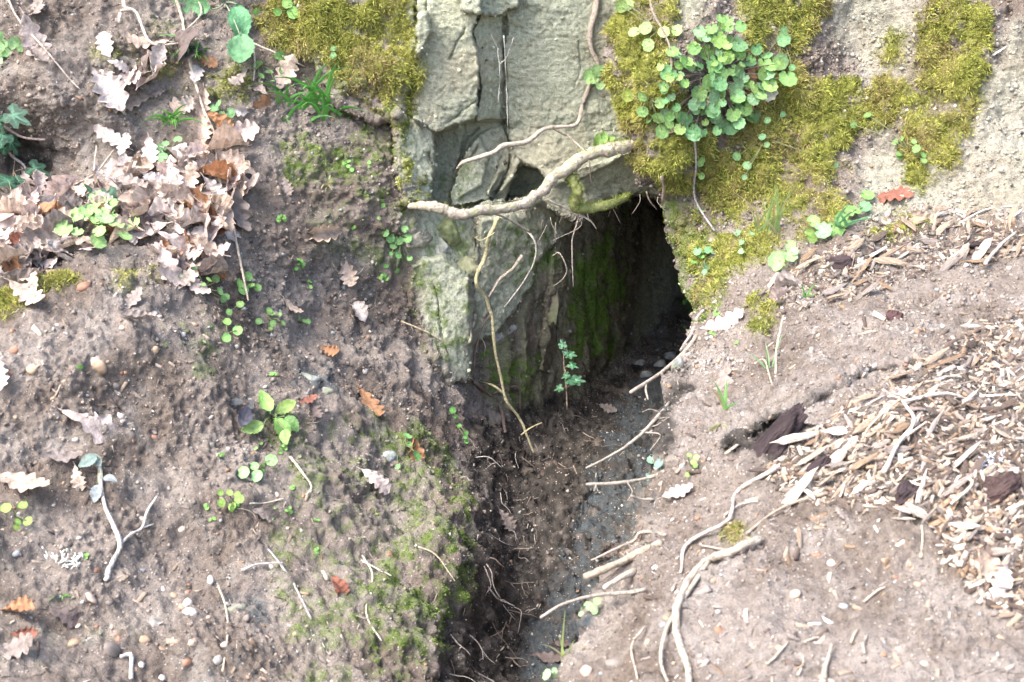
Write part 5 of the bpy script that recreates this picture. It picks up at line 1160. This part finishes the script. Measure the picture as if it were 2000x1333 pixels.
plant('seedling', 'grey green heart-shaped leaves on the grey forked twig', 'plant', (200,905), [(178,910,40,140,(.24,.30,.26)),(185,900,34,60,(.22,.28,.24)),(215,950,30,20,(.26,.32,.30)),(187,965,36,100,(.28,.34,.32))], OVATE, G3, None, (.012, .03))
plant('seedling', 'small lobed green plant on the bare rock beside the climbing root', 'plant', (1160,150), [(1150,150,26),(1165,138,24),(1178,140,22),(1160,160,20),(1178,165,18),(1148,165,18)], SCAL, (.26, .42, .16))
plant('seedling', 'two glossy green leaves on the rock above the thick root', 'plant', (1172,280), [(1168,276,34,115),(1180,268,24,80),(1190,275,18,0)], OVATE, G2)
plant('herb_robert', 'broad green leaves with grass at the top of the chip slope', 'plant', (1625,440), [(1590,460,32,0,G2),(1605,455,36,0,(.2,.42,.18)),(1630,450,38),(1640,435,30),(1665,420,34),(1690,390,30),(1655,440,26),(1580,455,26),(1690,420,28,0,(.14,.3,.14))], SCAL, G1, None, (.012, .04), .0012)
plant('seedling', 'pale green broad leaf pair on the slope edge', 'plant', (1530,515), [(1520,515,40),(1538,508,34),(1530,525,30),(1545,485,22),(1550,500,18)], SCAL, (.3, .5, .2))
plant('seedling', 'grey green leaves on the burrow lip', 'plant', (1380,505), [(1365,493,18),(1388,497,24),(1388,520,16),(1385,538,14)], SCAL, (.2, .36, .18))
plant('seedling', 'upper grey green sprig on mossy soil right of the lip', 'plant', (1448,470), [(1440,460,14),(1452,480,14),(1448,495,14),(1460,470,12)], SCAL, (.2, .34, .16))
plant('seedling', 'small bright seedling on the crumbly trench edge', 'plant', (1350,910), [(1343,902,12),(1355,905,12),(1350,915,12),(1360,912,12),(1353,924,10)], ROUND, (.32, .55, .14))
plant('seedling', 'pale blue green leaves at the trench edge by the level root', 'plant', (1283,915), [(1275,905,20),(1290,915,22),(1278,925,16)], SCAL, (.22, .38, .28))
plant('seedling', 'round leaves on the trench bottom edge', 'plant', (1160,1185), [(1148,1195,20),(1168,1192,22),(1175,1182,18),(1143,1212,12)], ROUND, (.3, .45, .22))
plant('seedling', 'pale round leaf at the end of the trench', 'plant', (1092,1322), [(1090,1326,24),(1100,1310,14)], ROUND, (.3, .5, .26))
vr2 = random.Random(3)
for k in range(40):
    u_, v_ = vr2.choice([(vr2.uniform(380, 600), vr2.uniform(870, 1060)), (vr2.uniform(100, 700), vr2.uniform(600, 1300)), (vr2.uniform(540, 760), vr2.uniform(300, 560)), (vr2.uniform(1330, 1480), vr2.uniform(400, 700))])
    plant('seedling', 'minute green seedling ' + near(PM + [(640,380,'on the mossy slope left of the rock'), (700,520,'on the slope left of the pennywort'), (580,950,'between the rosette and the mossy wall'), (620,1150,'by the red brown folded leaf'), (1400,520,'on the mossy soil by the burrow lip'), (560,640,'on the fluted bank below the seedlings')], u_, v_), 'plant', (u_, v_), [(u_ + vr2.uniform(-7, 7), v_ + vr2.uniform(-6, 6), vr2.uniform(6, 10)) for j in range(vr2.randint(2, 4))], ROUND, (.2, .42, .1), 'minute seedlings', (.002, .006), .0004)
# ivy
def ivy(label, base, stem_px, leaves, lift=.03, Y=None, size_jit=.1, col=GD):
    p, n, L = hit(*base); p = pix(*base, Y) if Y else p; r = empty('ivy', p, label, 'ivy')
    pts = poly_line([q + ((Y,) if Y else ()) for q in stem_px], lift * .6)
    if len(pts) > 1: tube_obj('stem', pts, .0026, .0016, M['root'], r, (.26, .2, .15), sides=5, sub=4)
    for u, v, s, a in leaves:
        q, nn, L = hit(u, v)
        if Y: q = pix(u, v, Y); nn = Vector((-.2, -.8, .5)).normalized()
        nn = soften(nn, .9); q = q + nn * lift; o = link('leaf', IVY[0]); lm = frame(q, nn, a, vr.uniform(-.3, .3), vr.uniform(-.3, .3)) @ Matrix.Scale(s * 1.35 * mpp(q), 4); o.matrix_world = lm; adopt(o, r); o.color = (*vary(col), 1)
        e = o.matrix_world.translation if False else q
        near_ = min(pts, key=lambda w_: (w_ - e).length)
        if (near_ - e).length > .006: st_ = tube_obj('stalk', [near_, (near_ + e) * .5 + nn * .006, e], .0011, .0009, M['root'], None, (.3, .26, .16), sides=4, sub=2); st_.parent = o; st_.matrix_parent_inverse = lm.inverted()
ivy('dark green ivy with pale veins trailing at the edge of the leaf litter', (20,260), [(-20,180),(5,230),(15,290),(25,340),(30,400),(10,440)], [(40,232,42,30),(12,262,38,150),(18,278,30,60),(8,308,32,120),(70,342,34,20),(14,372,44,170),(35,372,24,30),(36,405,40,70),(2,245,30,200)])
ivy('two dark ivy leaves lying on the leaf litter', (205,405), [(180,410),(205,405),(228,392)], [(180,406,36,200),(230,390,36,80)], .035)
ivy('small ivy shoot climbing inside the burrow mouth', (1105,790), [(1108,800),(1106,760),(1102,720),(1100,670)], [(1100,678,16,250),(1112,695,18,20),(1116,715,16,30),(1108,735,14,150),(1112,745,18,20),(1125,745,20,10),(1095,760,14,160),(1105,690,12,60)], .01, 3.12, col=(.06, .17, .08))
# grasses
def grass(label, base, n, lpx, spread, wpx, color, lean=(0, 0), group=None, name='grass_tuft', dry=0.0, stiff=.5):
    p, nrm, L = hit(*base); k_ = mpp(p); r = empty(name, p, label, 'grass', group)
    for i in range(n):
        b = p + Vector((vr.gauss(0, 1), vr.gauss(0, .3), vr.gauss(0, .5))) * spread * k_ * .25
        l_ = lpx * k_ * vr.uniform(.6, 1.15); d = (nrm * .5 + Vector((0, -.25, stiff)) + CR * (lean[0] + vr.gauss(0, .55)) - CD * lean[1] + Vector((0, vr.gauss(0, .3), 0))).normalized()
        side = d.cross(Vector((0, 1, .3))).normalized(); side = (side + Vector((0, vr.gauss(0, .4), 0))).normalized(); V_, F_ = [], []; q = b.copy(); w_ = wpx * k_ * .5
        for j in range(7):
            t = j / 6; ww = w_ * (1 - t ** 2.2) + .0001
            V_ += [q - side * ww, q + d.cross(side) * ww * .35, q + side * ww]
            q = q + d * l_ / 6; d = (d + Vector((0, -.02, -.17 * (1.6 - stiff)))).normalized()
        for j in range(6):
            for s_ in range(2): F_.append((j * 3 + s_, j * 3 + s_ + 1, j * 3 + s_ + 4, j * 3 + s_ + 3))
        o = link('blade', pmesh('blade', V_, F_, True, p), M['blade']); o.parent = r
        o.color = (*vary((.5, .44, .26) if vr.random() < dry else color), 1)
grass('strappy green grass tuft at the edge of the left bank', (590,215), 44, 105, 130, 7, (.10, .30, .06), (.1, 0), stiff=.25)
grass('small green grass tuft crossed by the long dry stalk', (382,100), 20, 72, 50, 5, (.13, .32, .08), stiff=.3)
grass('spidery green grass tuft in front of tan leaves', (335,236), 20, 80, 34, 5, (.13, .34, .07), stiff=.3)
grass('withered grass wisp on the mossy slope', (638,365), 7, 46, 14, 3.5, (.3, .34, .14), stiff=.2, dry=.5)
grass('tall pale grass tuft at the foot of the mossy wall', (1505,450), 18, 110, 60, 4.5, (.30, .42, .16), stiff=1.0, dry=.4)
grass('grass blades standing beside the broad green leaves', (1635,445), 7, 95, 40, 6, (.18, .40, .20), stiff=1.0)
grass('single grass blades on the crumbly right bank', (1415,800), 4, 85, 20, 7, (.24, .45, .16), (-.3, .2), stiff=.9, dry=.2)
grass('drooping yellow green grass wisp on the right bank', (1408,830), 5, 60, 16, 6, (.36, .44, .16), (-.2, -.6), stiff=.1, dry=.6)
grass('thin grass blades behind the dry straw stem', (1500,720), 4, 70, 20, 3.5, (.24, .42, .2), (.2, .3), stiff=.8)
grass('short grass sprig among the uppermost chips', (1575,580), 6, 34, 16, 3.5, (.18, .42, .1), stiff=.3)
grass('pale grass blades at the end of the trench', (1095,1290), 5, 110, 30, 4, (.36, .46, .18), (.2, .3), stiff=.9, dry=.3)
grass('tiny grass sprig below the white lichen', (120,1165), 5, 36, 14, 3.5, (.2, .44, .1), stiff=.3)
